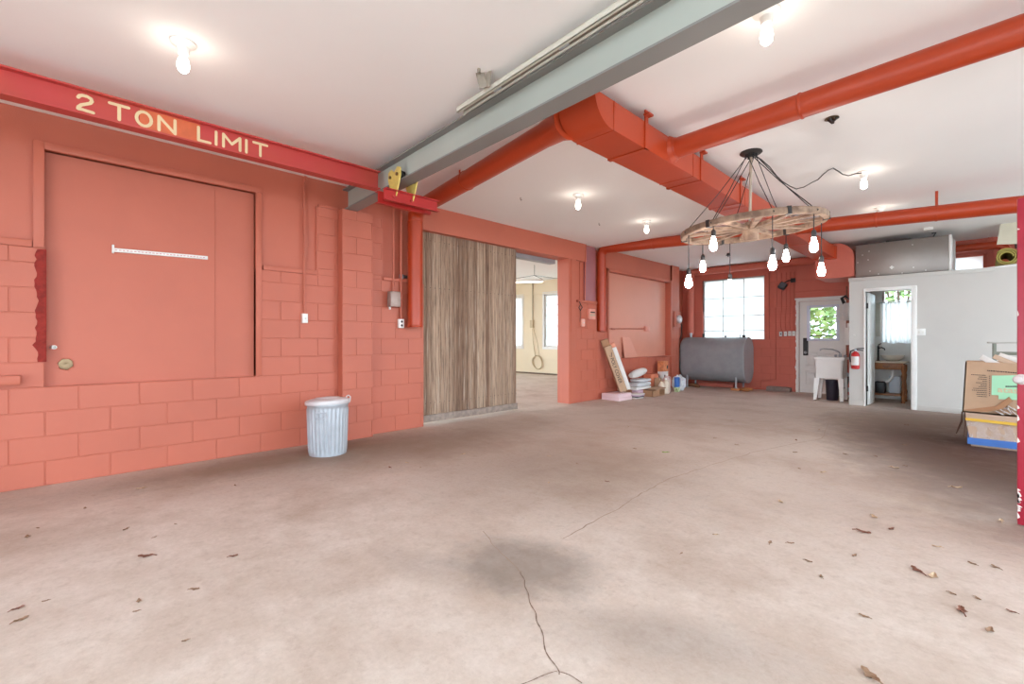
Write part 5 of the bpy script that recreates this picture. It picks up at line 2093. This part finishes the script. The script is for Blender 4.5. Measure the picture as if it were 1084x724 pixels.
o = tag(mb.build('white_long_carton', M_PAPER), 'slim white long carton leaning beside the printed POLY COVER carton', 'carton', J)
mb = MB(); mb.obox(foot2 + axis * (Lc * .985 + .01), (.078, .066, Lc * .09), R, .004)
mb.build('orange_end', mat('salmon_card', (236, 158, 130), .8), o)
mb = MB(); mb.obox(foot + axis * (Lc / 2 + .1) - nv * .079 - wv * .005, (.15, .07, Lc + .1), R, .005)
tag(mb.build('brown_carton', M_CARD2), 'tall brown carton standing behind the printed POLY COVER carton', 'carton', J)
# short dark boards
for i, (yy, h, lb) in enumerate(((8.44, .52, 'short dark board leaning beside the leaning cartons'), (8.55, .40, 'shorter brown board leaning next to the short dark board'))):
    mb = MB(); mb.obox(Vector((.16, yy, h / 2 + .01)), (.03, .085, h), RY(-.18), .004)
    tag(mb.build('short_board', mat('dark_brown_board', (112, 84, 66), .8) if i == 0 else M_CARD2), lb, 'board', J)
# magazines and mauve box at the front
for i in range(4):
    mb = MB(); mb.obox(Vector((.42 + .01 * i, 8.56 + .015 * i, .012 + .024 * i)), (.22, .28, .022), RZ(.1 * i - .1), .002)
    tag(mb.build('magazine', [M_PAPER, M_INK, M_PURP, M_PAPER][i]), ['bottom white magazine in the small stack by the pink slabs', 'dark-covered magazine second from the bottom of the stack', 'mauve magazine second from the top of the stack', 'white magazine on top of the small stack by the pink slabs'][i], 'magazine', 'magazine stack by the pink slabs')
mb = MB(); mb.box((.24, 8.74, 0), (.40, 8.93, .14), .005)
tag(mb.build('mauve_box', M_PURP), 'small mauve box in front of the flat white carton', 'box', J)
# flat white carton over brown tray
t = thing('cardboard_tray', 'open brown cardboard tray lying near the white sacks', 'tray', (.45, 9.4, 0), J)
mb = MB()
mb.box((.32, 8.96, 0), (.6, 9.5, .01)); mb.box((.32, 8.96, 0), (.33, 9.5, .125)); mb.box((.59, 8.96, 0), (.6, 9.26, .125)); mb.box((.32, 8.96, 0), (.6, 8.97, .125)); mb.box((.32, 9.49, 0), (.6, 9.5, .125))
mb.build('tray_body', M_CARD2, t)
mb = MB(); mb.obox(Vector((.49, 9.36, .150)), (.22, .40, .012), RY(.06) @ RX(.05))
mb.build('lid_flap', M_CARD, t)
mb = MB(); mb.box((.04, 8.72, .0), (.225, 9.2, .14), .004)
tag(mb.build('brown_box', M_CARD2), 'low brown box holding up the flat white carton', 'box', J)
mb = MB(); mb.obox(Vector((.19, 9.04, .171)), (.33, .64, .055), RZ(.03), .004)
tag(mb.build('flat_carton', M_WHITE), 'flat white carton lying under the white paper packs', 'carton', J)
for i, (c, s, r, lb) in enumerate((((.20, 9.14, .245), (.3, .60, .09), .1, 'grey-white paper pack on the flat white carton'), ((.19, 9.2, .325), (.28, .56, .06), -.15, 'crumpled white pack resting on the grey-white pack'))):
    mb = MB()
    mb.blob(c, s, i + 3, .10, 3, .45)
    tag(mb.build('paper_pack', M_PLBAG), lb, 'pack', J)
mb = MB()
a_, b_ = Vector((.20, 8.76, .44)), Vector((.17, 9.42, .52))
pts = [a_.lerp(b_, i / 7) for i in range(8)]
mb.tube([p + Vector((0, 0, .01 * noise.noise(p * 9))) for p in pts], [.05, .078, .085, .088, .086, .082, .075, .05], 14)
tag(mb.build('rolled_sack', M_PAPER), 'rolled white sack lying slanted on top of the heap', 'sack', J)
mb = MB(); mb.blob((.02, 8.63, .26), (.1, .12, .5), 9, .15, 3, .6)
tag(mb.build('salmon_bundle', mat('salmon_card', (236, 158, 130), .8)), 'salmon paper bundle standing behind the rolled white sack', 'bundle', J)
mb = MB(); mb.box((.02, 9.62, .15), (.2, 9.98, .42), .004)
tag(mb.build('orange_carton', M_TERRA), 'orange-brown carton behind the white packs against the wall', 'carton', J)
mb = MB(); mb.box((.02, 9.62, 0), (.2, 9.98, .148), .004)
tag(mb.build('low_carton', M_CARD2), 'low brown carton under the orange-brown carton', 'carton', J)
# jugs and tall carton toward the tank
mb = MB(); mb.box((.22, 9.74, 0), (.34, 9.86, .34), .006)
tag(mb.build('tan_box', M_CARD), 'upright tan box between the tray and the cream jugs', 'box', J)


def jug(x, y, h, r, m, name, label, capm=M_WHITE):
    t = thing(name, label, 'jug', (x, y, 0), J)
    mb = MB()
    mb.lathe([(r * .85, 0), (r, .012), (r, h * .62), (r * .8, h * .76), (r * .35, h * .88), (r * .3, h * .93)], (x, y, 0), 18)
    mb.build('jug_body', m, t)
    mb = MB(); mb.lathe([(r * .36, h * .92), (r * .36, h), (r * .2, h + .004)], (x, y, 0), 12)
    mb.build('cap', capm, t)
    mb = MB(); mb.tube([(x + r * .5, y, h * .86), (x + r * 1.05, y, h * .84), (x + r * 1.1, y, h * .6), (x + r * .9, y, h * .5)], .011, 8)
    mb.build('jug_handle', m, t)


M_JUG = mat('cream_plastic', (224, 206, 186), .45, var=.06)
jug(.45, 9.64, .30, .075, M_JUG, 'plastic_jug', 'cream plastic jug nearest the cardboard tray', M_CARD)
jug(.47, 9.80, .34, .085, M_JUG, 'plastic_jug', 'larger cream plastic jug in front of the tall orange carton')
jug(.37, 10.04, .42, .09, mat('pinkish_jug', (214, 188, 182), .4), 'plastic_jug', 'pinkish jug with looped handle behind the blue packet')
t = thing('tall_carton', 'tall orange and white carton standing among the jugs', 'carton', (.16, 10.3, 0), J)
mb = MB(); mb.box((.08, 10.16, 0), (.22, 10.42, .70), .005)
mb.build('carton_body', M_PAPER, t)
mb = MB(); mb.box((.078, 10.158, .46), (.222, 10.422, .705), .004)
mb.build('orange_top', mat('orange_print', (226, 138, 92), .7, var=.3, scale=18), t)
mb = MB(); mb.box((.2215, 10.22, .30), (.2235, 10.30, .38)); mb.box((.2215, 10.34, .52), (.2235, 10.4, .6))
mb.build('dark_print', M_INK, t)
mb = MB()
mb.box((.46, 10.22, .11), (.54, 10.36, .34), .01)
t = mb.build('blue_packet', M_BLUE)
tag(t, 'blue and white packet standing beside the plastic carrier bag', 'packet', J)
mb = MB(); mb.box((.459, 10.218, .0), (.541, 10.362, .112), .008)
mb.build('white_base', mat('green_white_print', (214, 224, 186), .7, rgb2=(120, 140, 60), scale=16), t)
t = thing('carrier_bag', 'knotted white plastic carrier bag on the floor in front of the tank', 'bag', (.38, 10.64, 0), J)
mb = MB()
tmpc = Vector((.38, 10.64, .17))
mb.blob(tmpc, (.28, .32, .34), 4, .22, 3.2, .72, 4)
mb.build('bag_body', M_PLBAG, t)
for s in (-.07, .07):
    mb = MB(); mb.tube([(.38, 10.64 + s - .03, .30), (.38, 10.64 + s - .02, .37), (.38, 10.64 + s + .02, .37), (.38, 10.64 + s + .04, .30)], [.02, .012, .012, .02], 8)
    mb.build('bag_handle', M_PLBAG, t)

# ---------- cartons at the right
K = 'cartons stacked beside the crimson door'
lb0 = P(1028, 472, 'Z', 0)
lx0, ly0 = lb0.x, lb0.y
lzt = P(1028, 437, 'Y', ly0).z
t = thing('wrapped_carton', 'low plastic-wrapped carton with blue and yellow straps under the open carton', 'carton', (lx0 + .4, ly0 + .3, 0), K)
mb = MB()
mb.hexa([(lx0, ly0, 0), (lx0 + .95, ly0 - .02, 0), (lx0 + .95, ly0 + .62, 0), (lx0 - .02, ly0 + .62, 0),
         (lx0 - .05, ly0 + .0, lzt), (lx0 + .95, ly0 - .02, lzt - .02), (lx0 + .95, ly0 + .62, lzt), (lx0 - .07, ly0 + .62, lzt)])
mb.build('carton_body', M_CARD3, t)
mb = MB()
for z0_, m in ((0, 0),):
    mb.box((lx0 - .02, ly0 - .036, .025), (lx0 + .95, ly0 - .03, .10)); mb.box((lx0 - .03, ly0 - .036, .025), (lx0 - .02, ly0 + .6, .10))
mb.build('blue_strap', M_BLUE, t)
mb = MB(); mb.hexa([(lx0 - .045, ly0 - .036, lzt - .085), (lx0 + .95, ly0 - .042, lzt - .115), (lx0 + .95, ly0 - .036, lzt - .115), (lx0 - .045, ly0 - .03, lzt - .085),
                    (lx0 - .045, ly0 - .036, lzt - .055), (lx0 + .95, ly0 - .042, lzt - .085), (lx0 + .95, ly0 - .036, lzt - .085), (lx0 - .045, ly0 - .03, lzt - .055)])
mb.build('yellow_strap', mat('yellow_tape', (236, 190, 66), .6), t)
mb = MB()
for i in range(10):
    for j in range(5):
        pass
NX, NZ = 22, 10
gr = [[mb.bm.verts.new((lx0 - .055 * (j / NZ) + .36 * i / NX, ly0 - .016 + .012 * noise.noise(Vector((i * .5, j * .6, 2))), .02 + (lzt - .08) * j / NZ)) for i in range(NX + 1)] for j in range(NZ + 1)]
for j in range(NZ):
    for i in range(NX):
        if noise.noise(Vector((i * .22, j * .3, 7))) > -.25:
            mb.bm.faces.new((gr[j][i], gr[j][i + 1], gr[j + 1][i + 1], gr[j + 1][i]))


def film():
    g = NT('wrap_film')
    tr = g.n('ShaderNodeBsdfTransparent')
    df = g.n('ShaderNodeBsdfPrincipled')
    g.setin(df, Roughness=.25)
    df.inputs['Base Color'].default_value = (.85, .82, .82, 1)
    mx = g.n('ShaderNodeMixShader')
    mx.inputs[0].default_value = .22
    g.link(tr.outputs[0], mx.inputs[1]); g.link(df.outputs[0], mx.inputs[2]); g.link(mx.outputs[0], g.out.inputs[0])
    return g.m


mb.build('plastic_wrap', film(), t, recalc=False)

uzb = P(1019, 435.5, 'Y', ly0).z
ux0 = P(1018.5, 430, 'Y', ly0).x
ux1 = P(1022, 384, 'Y', ly0).x
uzt = P(1022, 383, 'Y', ly0).z
t = thing('open_carton', 'large brown carton with a mint green label on top of the wrapped carton', 'carton', (ux0 + .4, ly0 + .3, lzt), K)
mb = MB()
zl = lzt + .004
ty0, ty1 = ly0 + .0, ly0 + .55
wl = .012
xr = ux0 + .9
xa, xb = ux0, ux1
def side(p):
    pass
# front, left, back, right panels, floor
mb.hexa([(xa, ty0, zl), (xr, ty0, zl), (xr, ty0 + wl, zl), (xa, ty0 + wl, zl), (xb, ty0, uzt), (xr, ty0, uzt - .01), (xr, ty0 + wl, uzt - .01), (xb, ty0 + wl, uzt)])
mb.hexa([(xa, ty0, zl), (xa + wl, ty0, zl), (xa + wl, ty1, zl), (xa, ty1, zl), (xb, ty0, uzt), (xb + wl, ty0, uzt), (xb + wl, ty1, uzt), (xb, ty1, uzt)])
mb.hexa([(xa, ty1 - wl, zl), (xr, ty1 - wl, zl), (xr, ty1, zl), (xa, ty1, zl), (xb, ty1 - wl, uzt), (xr, ty1 - wl, uzt), (xr, ty1, uzt), (xb, ty1, uzt)])
mb.box((xr - wl, ty0, zl), (xr, ty1, uzt - .01))
mb.box((xa, ty0, zl), (xr, ty1, zl + .01))
mb.build('carton_body', M_CARD, t)
# torn lower flap bulging out at the front
mb = MB()
fl = [P(x, y, 'Y', ly0 - d) for x, y, d in ((1019, 434, .01), (1045, 436, .05), (1062, 432.5, .07), (1072, 424.5, .02), (1068, 420, .012), (1055, 430, .02), (1035, 432, .01))]
mb.face(fl); mb.face([q + Vector((0, .006, 0)) for q in reversed(fl)])
for i in range(len(fl)):
    a_, b_ = fl[i], fl[(i + 1) % len(fl)]
    mb.face([b_, a_, a_ + Vector((0, .006, 0)), b_ + Vector((0, .006, 0))])
mb.build('torn_flap', M_CARD2, t)
# label and print
f_ = lambda x, y, d=.004: P(x, y, 'Y', ly0 - d)
mb = MB()
mb.face([f_(1050, 397.5), f_(1090, 397), f_(1090, 424), f_(1057, 422.5), f_(1057, 418.5), f_(1049.5, 418)])
lab = mb.build('green_label', M_MINT, t)
mb = MB()
random.seed(3)
for i, (ll, rr) in enumerate(((1028, 1044), (1036, 1045), (1035, 1045), (1040, 1045), (1033, 1045), (1038, 1045), (1036, 1045), (1030, 1045), (1029, 1045), (1034, 1045), (1033.5, 1045), (1034.5, 1045))):
    y = 396.5 + i * 2.05
    x = ll
    while x < rr - .3:
        w = random.uniform(.8, 2.2)
        x2 = min(rr, x + w)
        k = (x - 1028) * .06
        mb.face([f_(x, y + k + .35), f_(x2, y + k + .35), f_(x2, y + k - .35), f_(x, y + k - .35)])
        x = x2 + .4
    if i < 11:
        mb.face([f_(1047, y + 2.2), f_(1047.9, y + 2.2), f_(1047.9, y + 1.2), f_(1047, y + 1.2)])
mb.build('fine_print', M_INK, t)
mb = MB()
x = 1045
while x < 1080:
    w = random.uniform(1, 2.4)
    mb.face([f_(x, 392 + (x - 1045) * .08 + .7), f_(x + w, 392 + (x + w - 1045) * .08 + .7), f_(x + w, 392 + (x + w - 1045) * .08 - .3), f_(x, 392 + (x - 1045) * .08 - .3)])
    x += w + .5
mb.build('heading_print', M_INK, t)
# soft letter shapes on the label (the word itself is cut off and blurred)
lx = (f_(1056, 414, .0055))
text_mesh('atas', 'label_word', M_INKP, t, f_(1056, 415.2, .0052), (1, 0, -.02), (0, 0, 1), .055, f_(1078, 414).x - f_(1056, 414).x, .001, bold=.02)
mb = MB()
for i in range(7):
    x = 1064.5 + i * 1.9
    mb.face([f_(x, 409.8, .0055), f_(x + 1.4, 409.8, .0055), f_(x + 1.4, 408.4, .0055), f_(x, 408.4, .0055)])
mb.build('label_small_print', M_INK, t)
# contents
KB = 'papers and strips sticking out of the open carton'
for i, (x0_, y0_, x1_, y1_, w, m, lb) in enumerate(((1038.5, 377.5, 1066, 391.5, .06, M_PAPER, 'white plank-like strip slanting over the rim of the open carton'),
                                   (1052, 377, 1084, 390, .05, M_CARD3, 'tan cardboard strip slanting behind the white strip'),
                                   (1058, 375.5, 1088, 385, .05, M_PAPER, 'pale strip slanting highest above the open carton'))):
    mb = MB()
    a_, b_ = P(x0_, y0_, 'Y', ly0 + .12 + .08 * i), P(x1_, y1_, 'Y', ly0 + .1 + .06 * i)
    dv = (b_ - a_)
    R = Matrix.Rotation(math.atan2(dv.x, dv.z) - pi / 2, 3, 'Y')
    mb.obox((a_ + b_) / 2, (dv.length, .03, w), R, .004)
    tag(mb.build('packing_strip', m), lb, 'strip', KB)
mb = MB()
q = P(1064, 389, 'Y', ly0 + .05)
for i in range(5):
    mb.tube([q + Vector((-.03 + .014 * i, .0, .0)), q + Vector((-.02 + .016 * i, -.01, .03 + .01 * (i % 2))), q + Vector((.0 + .015 * i, 0, .01))], .006, 6)
tag(mb.build('wire_scrap', M_BLACK), 'bunch of black wire ends on the rim of the open carton', 'wire', KB)
# paper shreds between the cartons
mb = MB()
for i in range(11):
    a_ = P(1058 + i * 2.6, 437 - (i % 3) * 2.5, 'Y', ly0 - .02)
    mb.obox(a_ + Vector((0, .0, .0)), (.07, .02, .006), RZ(random.uniform(-.6, .6)) @ RY(random.uniform(.3, 1.1)))
o = mb.build('shredded_paper', M_PAPER)
tag(o, 'wad of grey paper strips squeezed between the two cartons', 'paper', kind='stuff')
# metal shelf frame standing behind
yb = ly0 + .75
q0 = P(1053, 375, 'Y', yb)
t = thing('shelf_frame', 'grey-green metal frame standing behind the open carton', 'frame', (q0.x + .3, yb + .2, 0), None)
M_GG = mat('grey_green_metal', (136, 140, 128), .5, .3)
zt_ = P(1052, 363.5, 'Y', yb).z
for x, y in ((q0.x, yb), (q0.x + .7, yb), (q0.x, yb + .35), (q0.x + .7, yb + .35)):
    mb = MB(); mb.box((x - .015, y - .015, 0), (x + .015, y + .015, zt_), .003)
    mb.build('upright', M_GG, t)
mb = MB()
mb.box((q0.x - .06, yb - .02, zt_), (q0.x + .75, yb + .37, zt_ + .018), .004)
mb.build('top_plate', mat('pale_grey_plate', (188, 184, 176), .5), t)
mb = MB(); mb.box((q0.x - .015, yb - .012, zt_ - .14), (q0.x + .7, yb + .012, zt_ - .10), .003)
mb.build('cross_bar', M_GG, t)
# dark strap dangling at the side
mb = MB()
a_ = P(1018.5, 436, 'Y', ly0 - .02)
mb.tube([a_, P(1018, 446, 'Y', ly0 + .02), P(1013.5, 456, 'Y', ly0 + .03), P(1012, 459, 'Y', ly0 + .03)], [.008, .011, .008, .005], 6)
mb.tube([a_ + Vector((.02, 0, 0)), P(1022, 450, 'Y', ly0 - .01), P(1020.5, 462, 'Y', ly0)], [.008, .01, .006], 6)
tag(mb.build('torn_strap', mat('dark_brown_strap', (86, 60, 48), .8)), 'torn dark strap dangling at the corner of the wrapped carton', 'strap')

# ---------- crimson door leaf at the picture's edge
e = P(1077, 556, 'Z', 0)
dx0, dyy = e.x, e.y
dzt = P(1077, 210, 'Y', dyy).z
t = thing('crimson_door', 'crimson door with chipped white edges standing open beside the cartons', 'door', (dx0 + .45, dyy, .005))
mb = MB(); mb.box((dx0, dyy, .006), (dx0 + .98, dyy + .045, dzt), .004)
leaf = mb.build('door_leaf', M_CRIM, t)
kz = P(1079.5, 401.5, 'Y', dyy).z
mb = MB()
mb.lathe([(.032, 0), (.034, .004), (.03, .008), (.014, .012), (.012, .03), (.024, .036), (.027, .05), (.02, .06), (.002, .063)], (dx0 + .018, dyy, kz), 20, (-.35, -1, 0))
mb.build('door_knob', mat('chalky_white_metal', (216, 206, 204), .45, .2), t)
mb = MB()
random.seed(11)
for i in range(15):
    z = random.choice((random.uniform(.03, .25), random.uniform(.5, .95), random.uniform(1.2, 2.0)))
    h = random.uniform(.012, .05)
    w = random.uniform(.003, .012) * (2.0 if z < .3 else 1)
    y_ = dyy - .0012
    n_ = 6
    poly = [(dx0 - .0005 + (0 if k in (0,) else w * (.5 + .5 * random.random())) * (1 if k % 3 else 0), y_, z + h * k / n_) for k in range(n_ + 1)]
    poly = [(dx0 - .0005, y_, z), (dx0 + w, y_, z + h * .25), (dx0 + w * .7, y_, z + h * .6), (dx0 - .0005, y_, z + h)]
    mb.face(poly)
mb.build('chipped_paint', mat('bare_primer', (236, 216, 208), .8), t, recalc=True)
mb = MB(); mb.box((dx0 + .98, dyy - .02, 0), (dx0 + 1.06, dyy + .12, CEIL), .004)
TN += 1
struct(mb.build(f'trim_{TN}', M_WHITE))

# ---------- leaves on the floor
random.seed(21)


def leaf_mesh(L, m, curl=.25):
    mb = MB()
    n = 6
    up = []
    for i in range(n + 1):
        s = i / n
        w = .5 * sin(pi * min(1, s * .95 + .03)) * (.55 + .25 * sin(s * 14) * .5)
        z = .004 + L * curl * (abs(s - .5) ** 2) * 1.2
        row = []
        for side in (-1, 0, 1):
            row.append(mb.bm.verts.new((L * (s - .5), side * w * L * (.95 if i % 2 else .72), z + abs(side) * L * curl * .35 * (1 + .4 * sin(s * 9)))))
        up.append(row)
    for a, b in zip(up, up[1:]):
        for k in range(2):
            mb.bm.faces.new((a[k], b[k], b[k + 1], a[k + 1]))
    mb.tube([(L * .48, 0, .006 + L * curl * .3), (L * .75, L * .05, .006)], .002, 5)
    return mb


LG = 'dry leaves and bits scattered on the floor'
protos = []
for m in (M_LEAF, M_LEAFL, M_LEAFR):
    o = leaf_mesh(.055, m).build('dry_leaf', m)
    protos.append([o, False])
GEN = 'tiny dry leaf bit lying loose on the bare concrete floor'
leaves = [
    # px, py, kind, scale, label
    (156, 589, 2, 1.5, 'curled twig-like dry leaf on the floor in front of the blocked-up panel'),
    (246, 589, 2, .9, 'small reddish leaf on the open floor in front of the trash can'),
    (205, 624, 0, .9, None), (147, 636, 0, .8, None), (145, 647, 0, .5, None), (17, 645, 2, .9, None), (20, 657, 0, 1.0, None), (29, 568, 0, 1.0, None),
    (90, 538, 0, .8, None), (150, 517, 1, 1.2, 'bleached leaf beside the foot of the red block wall'), (249, 514, 0, .7, None), (134, 560, 0, .9, None), (40, 559, 0, .5, None),
    (186, 555, 0, .5, None), (163, 569, 0, .5, None), (197, 678, 0, .5, None), (49, 636, 0, .5, None), (431, 490, 1, .9, 'pale leaf on the floor between trash can and wooden door'),
    (413, 495, 2, .9, None), (490, 481, 1, 1.1, 'pale crumpled leaf in front of the wooden sliding door'), (445, 430 + 65, 0, .5, None),
    (581, 483, 1, .8, None), (643, 510, 2, .8, None), (581, 511, 1, .8, None), (672, 475, 0, .8, None), (705, 479, 3, 1.3, 'green-tinged leaf lying alone on the middle of the floor'),
    (611, 491, 0, .6, None), (826, 531, 1, 1.2, None), (872, 500, 1, 1.2, None), (843, 466, 2, 1.0, None), (842, 479, 0, .9, None), (895, 481, 0, .9, None), (946, 495, 1, 1.4, 'pale leaf on the floor in front of the wrapped carton'),
    (1011, 516, 1, 1.5, 'pale folded leaf on the shaded floor near the crimson door'), (925, 547, 1, 1.3, 'pale torn leaf beside the large brown leaf'), (912, 563, 2, 1.6, 'large brown leaf on the open floor before the shaded area'),
    (944, 560, 2, 1.0, None), (993, 579, 1, .9, None), (972, 605, 2, 1.5, 'reddish leaf touching a pale curled leaf on the near floor'), (988, 610, 1, 1.6, 'pale curled leaf lying beside a reddish leaf on the near floor'),
    (1019, 648, 2, 1.4, 'dark red leaf with a long stem on the near floor'), (1048, 667, 0, 1.1, 'tan broken leaf just beyond the dark red stemmed leaf'), (1072, 648, 2, .7, None), (924, 718, 0, 1.6, 'brown leaf cut by the bottom edge of the picture'),
    (1060, 552, 1, 1.2, None), (815, 575, 0, .9, None), (836, 575, 0, .8, None), (721, 586, 0, .5, None), (758, 566, 1, .7, None), (855, 594, 0, .8, None), (870, 611, 0, .7, None), (905, 588, 0, .8, None),
    (1030, 597, 0, .8, None), (1055, 601, 0, .9, None), (1007, 628, 0, .7, None), (1034, 633, 0, .7, None), (958, 493, 0, .7, None), (927, 483, 0, .8, None), (916, 653, 0, .8, None),
    (846, 536 - 40, 0, .7, None), (780, 471, 0, .8, None), (757, 464, 0, .7, None), (867, 430 + 25, 0, .8, None), (960, 450, 2, .9, None), (957, 471, 0, .8, None), (775, 445, 0, .7, None), (720, 445, 0, .6, None), (665, 452, 0, .7, None),
]
for px, py, k, s, lb in leaves:
    p = P(px, py, 'Z', .001)
    if k == 3:
        o = leaf_mesh(.055, M_GREENLEAF).build('fallen_leaf', M_GREENLEAF)
    elif not protos[k][1]:
        o = protos[k][0]
        protos[k][1] = True
    else:
        o = protos[k][0].copy()
        COL.objects.link(o)
    o.location = p
    o.scale = (s * .88,) * 3
    o.rotation_euler = (0, 0, random.uniform(0, 2 * pi))
    tag(o, lb or GEN, 'leaf', LG)

# ---------- greenery outside the door and bathroom windows
random.seed(5)


def shrub(x, y, h, w, label, n=900):
    t = thing('garden_shrub', label, 'shrub', (x, y, -.22))
    mb = MB()
    for i in range(n):
        a = random.uniform(0, 2 * pi)
        u = random.uniform(-1, 1)
        r = random.uniform(.45, 1) ** .5
        q = Vector((x + w * r * cos(a) * (1 - u * u) ** .5, y + w * .6 * r * sin(a) * (1 - u * u) ** .5, h * .55 + h * .5 * r * u))
        if q.z < .1:
            continue
        s = random.uniform(.08, .17)
        d1 = Vector((random.gauss(0, 1), random.gauss(0, 1), random.gauss(0, .6))).normalized()
        d2 = d1.orthogonal().normalized()
        mb.face([q - d1 * s, q - d2 * s * .5, q + d1 * s, q + d2 * s * .5])
    mb.build('foliage', M_FOL, t, smooth=False, recalc=False)
    for i in range(4):
        mb = MB()
        mb.tube([(x + .1 * i - .2, y, -.22), (x + .2 * i - .4, y + .1, h * .5), (x + .35 * i - .6, y, h * .85)], [.05, .035, .015], 8)
        mb.build('stem', M_BARK, t)


shrub(1.6, 15.2, 3.6, 1.2, 'leafy green shrub outside, seen through the glass of the white door', 1500)
shrub(4.0, 17.4, 4.4, 1.4, 'leafy green shrub outside, seen above the bathroom half curtain', 1300)

# ================================================================== LIGHT, CAMERA
w = bpy.data.worlds.new('daylight')
SC.world = w
w.use_nodes = True
bg = w.node_tree.nodes['Background']
bg.inputs[0].default_value = (.71, .87, 1.0, 1)
bg.inputs[1].default_value = 3.5

cam = bpy.data.cameras.new('camera')
cam.sensor_fit = 'HORIZONTAL'
cam.sensor_width = 36
cam.lens = 36 * FPX / 1084
cam.shift_y = -2 / 1084
cam.clip_start = .05
co = bpy.data.objects.new('camera', cam)
COL.objects.link(co)
co.location = (CAMX, 0, EYE)
co.rotation_euler = (pi / 2, 0, YAW)
SC.camera = co

vs = SC.view_settings
SC.display_settings.display_device = 'sRGB'
vs.view_transform = 'Standard'
vs.look = 'None'
vs.exposure = 1.36
vs.gamma = 1
vs.use_curve_mapping = False
SC.cycles.use_denoising = True
SC.cycles.max_bounces = 10
SC.cycles.diffuse_bounces = 6
SC.cycles.transparent_max_bounces = 12
SC.cycles.sample_clamp_indirect = 8
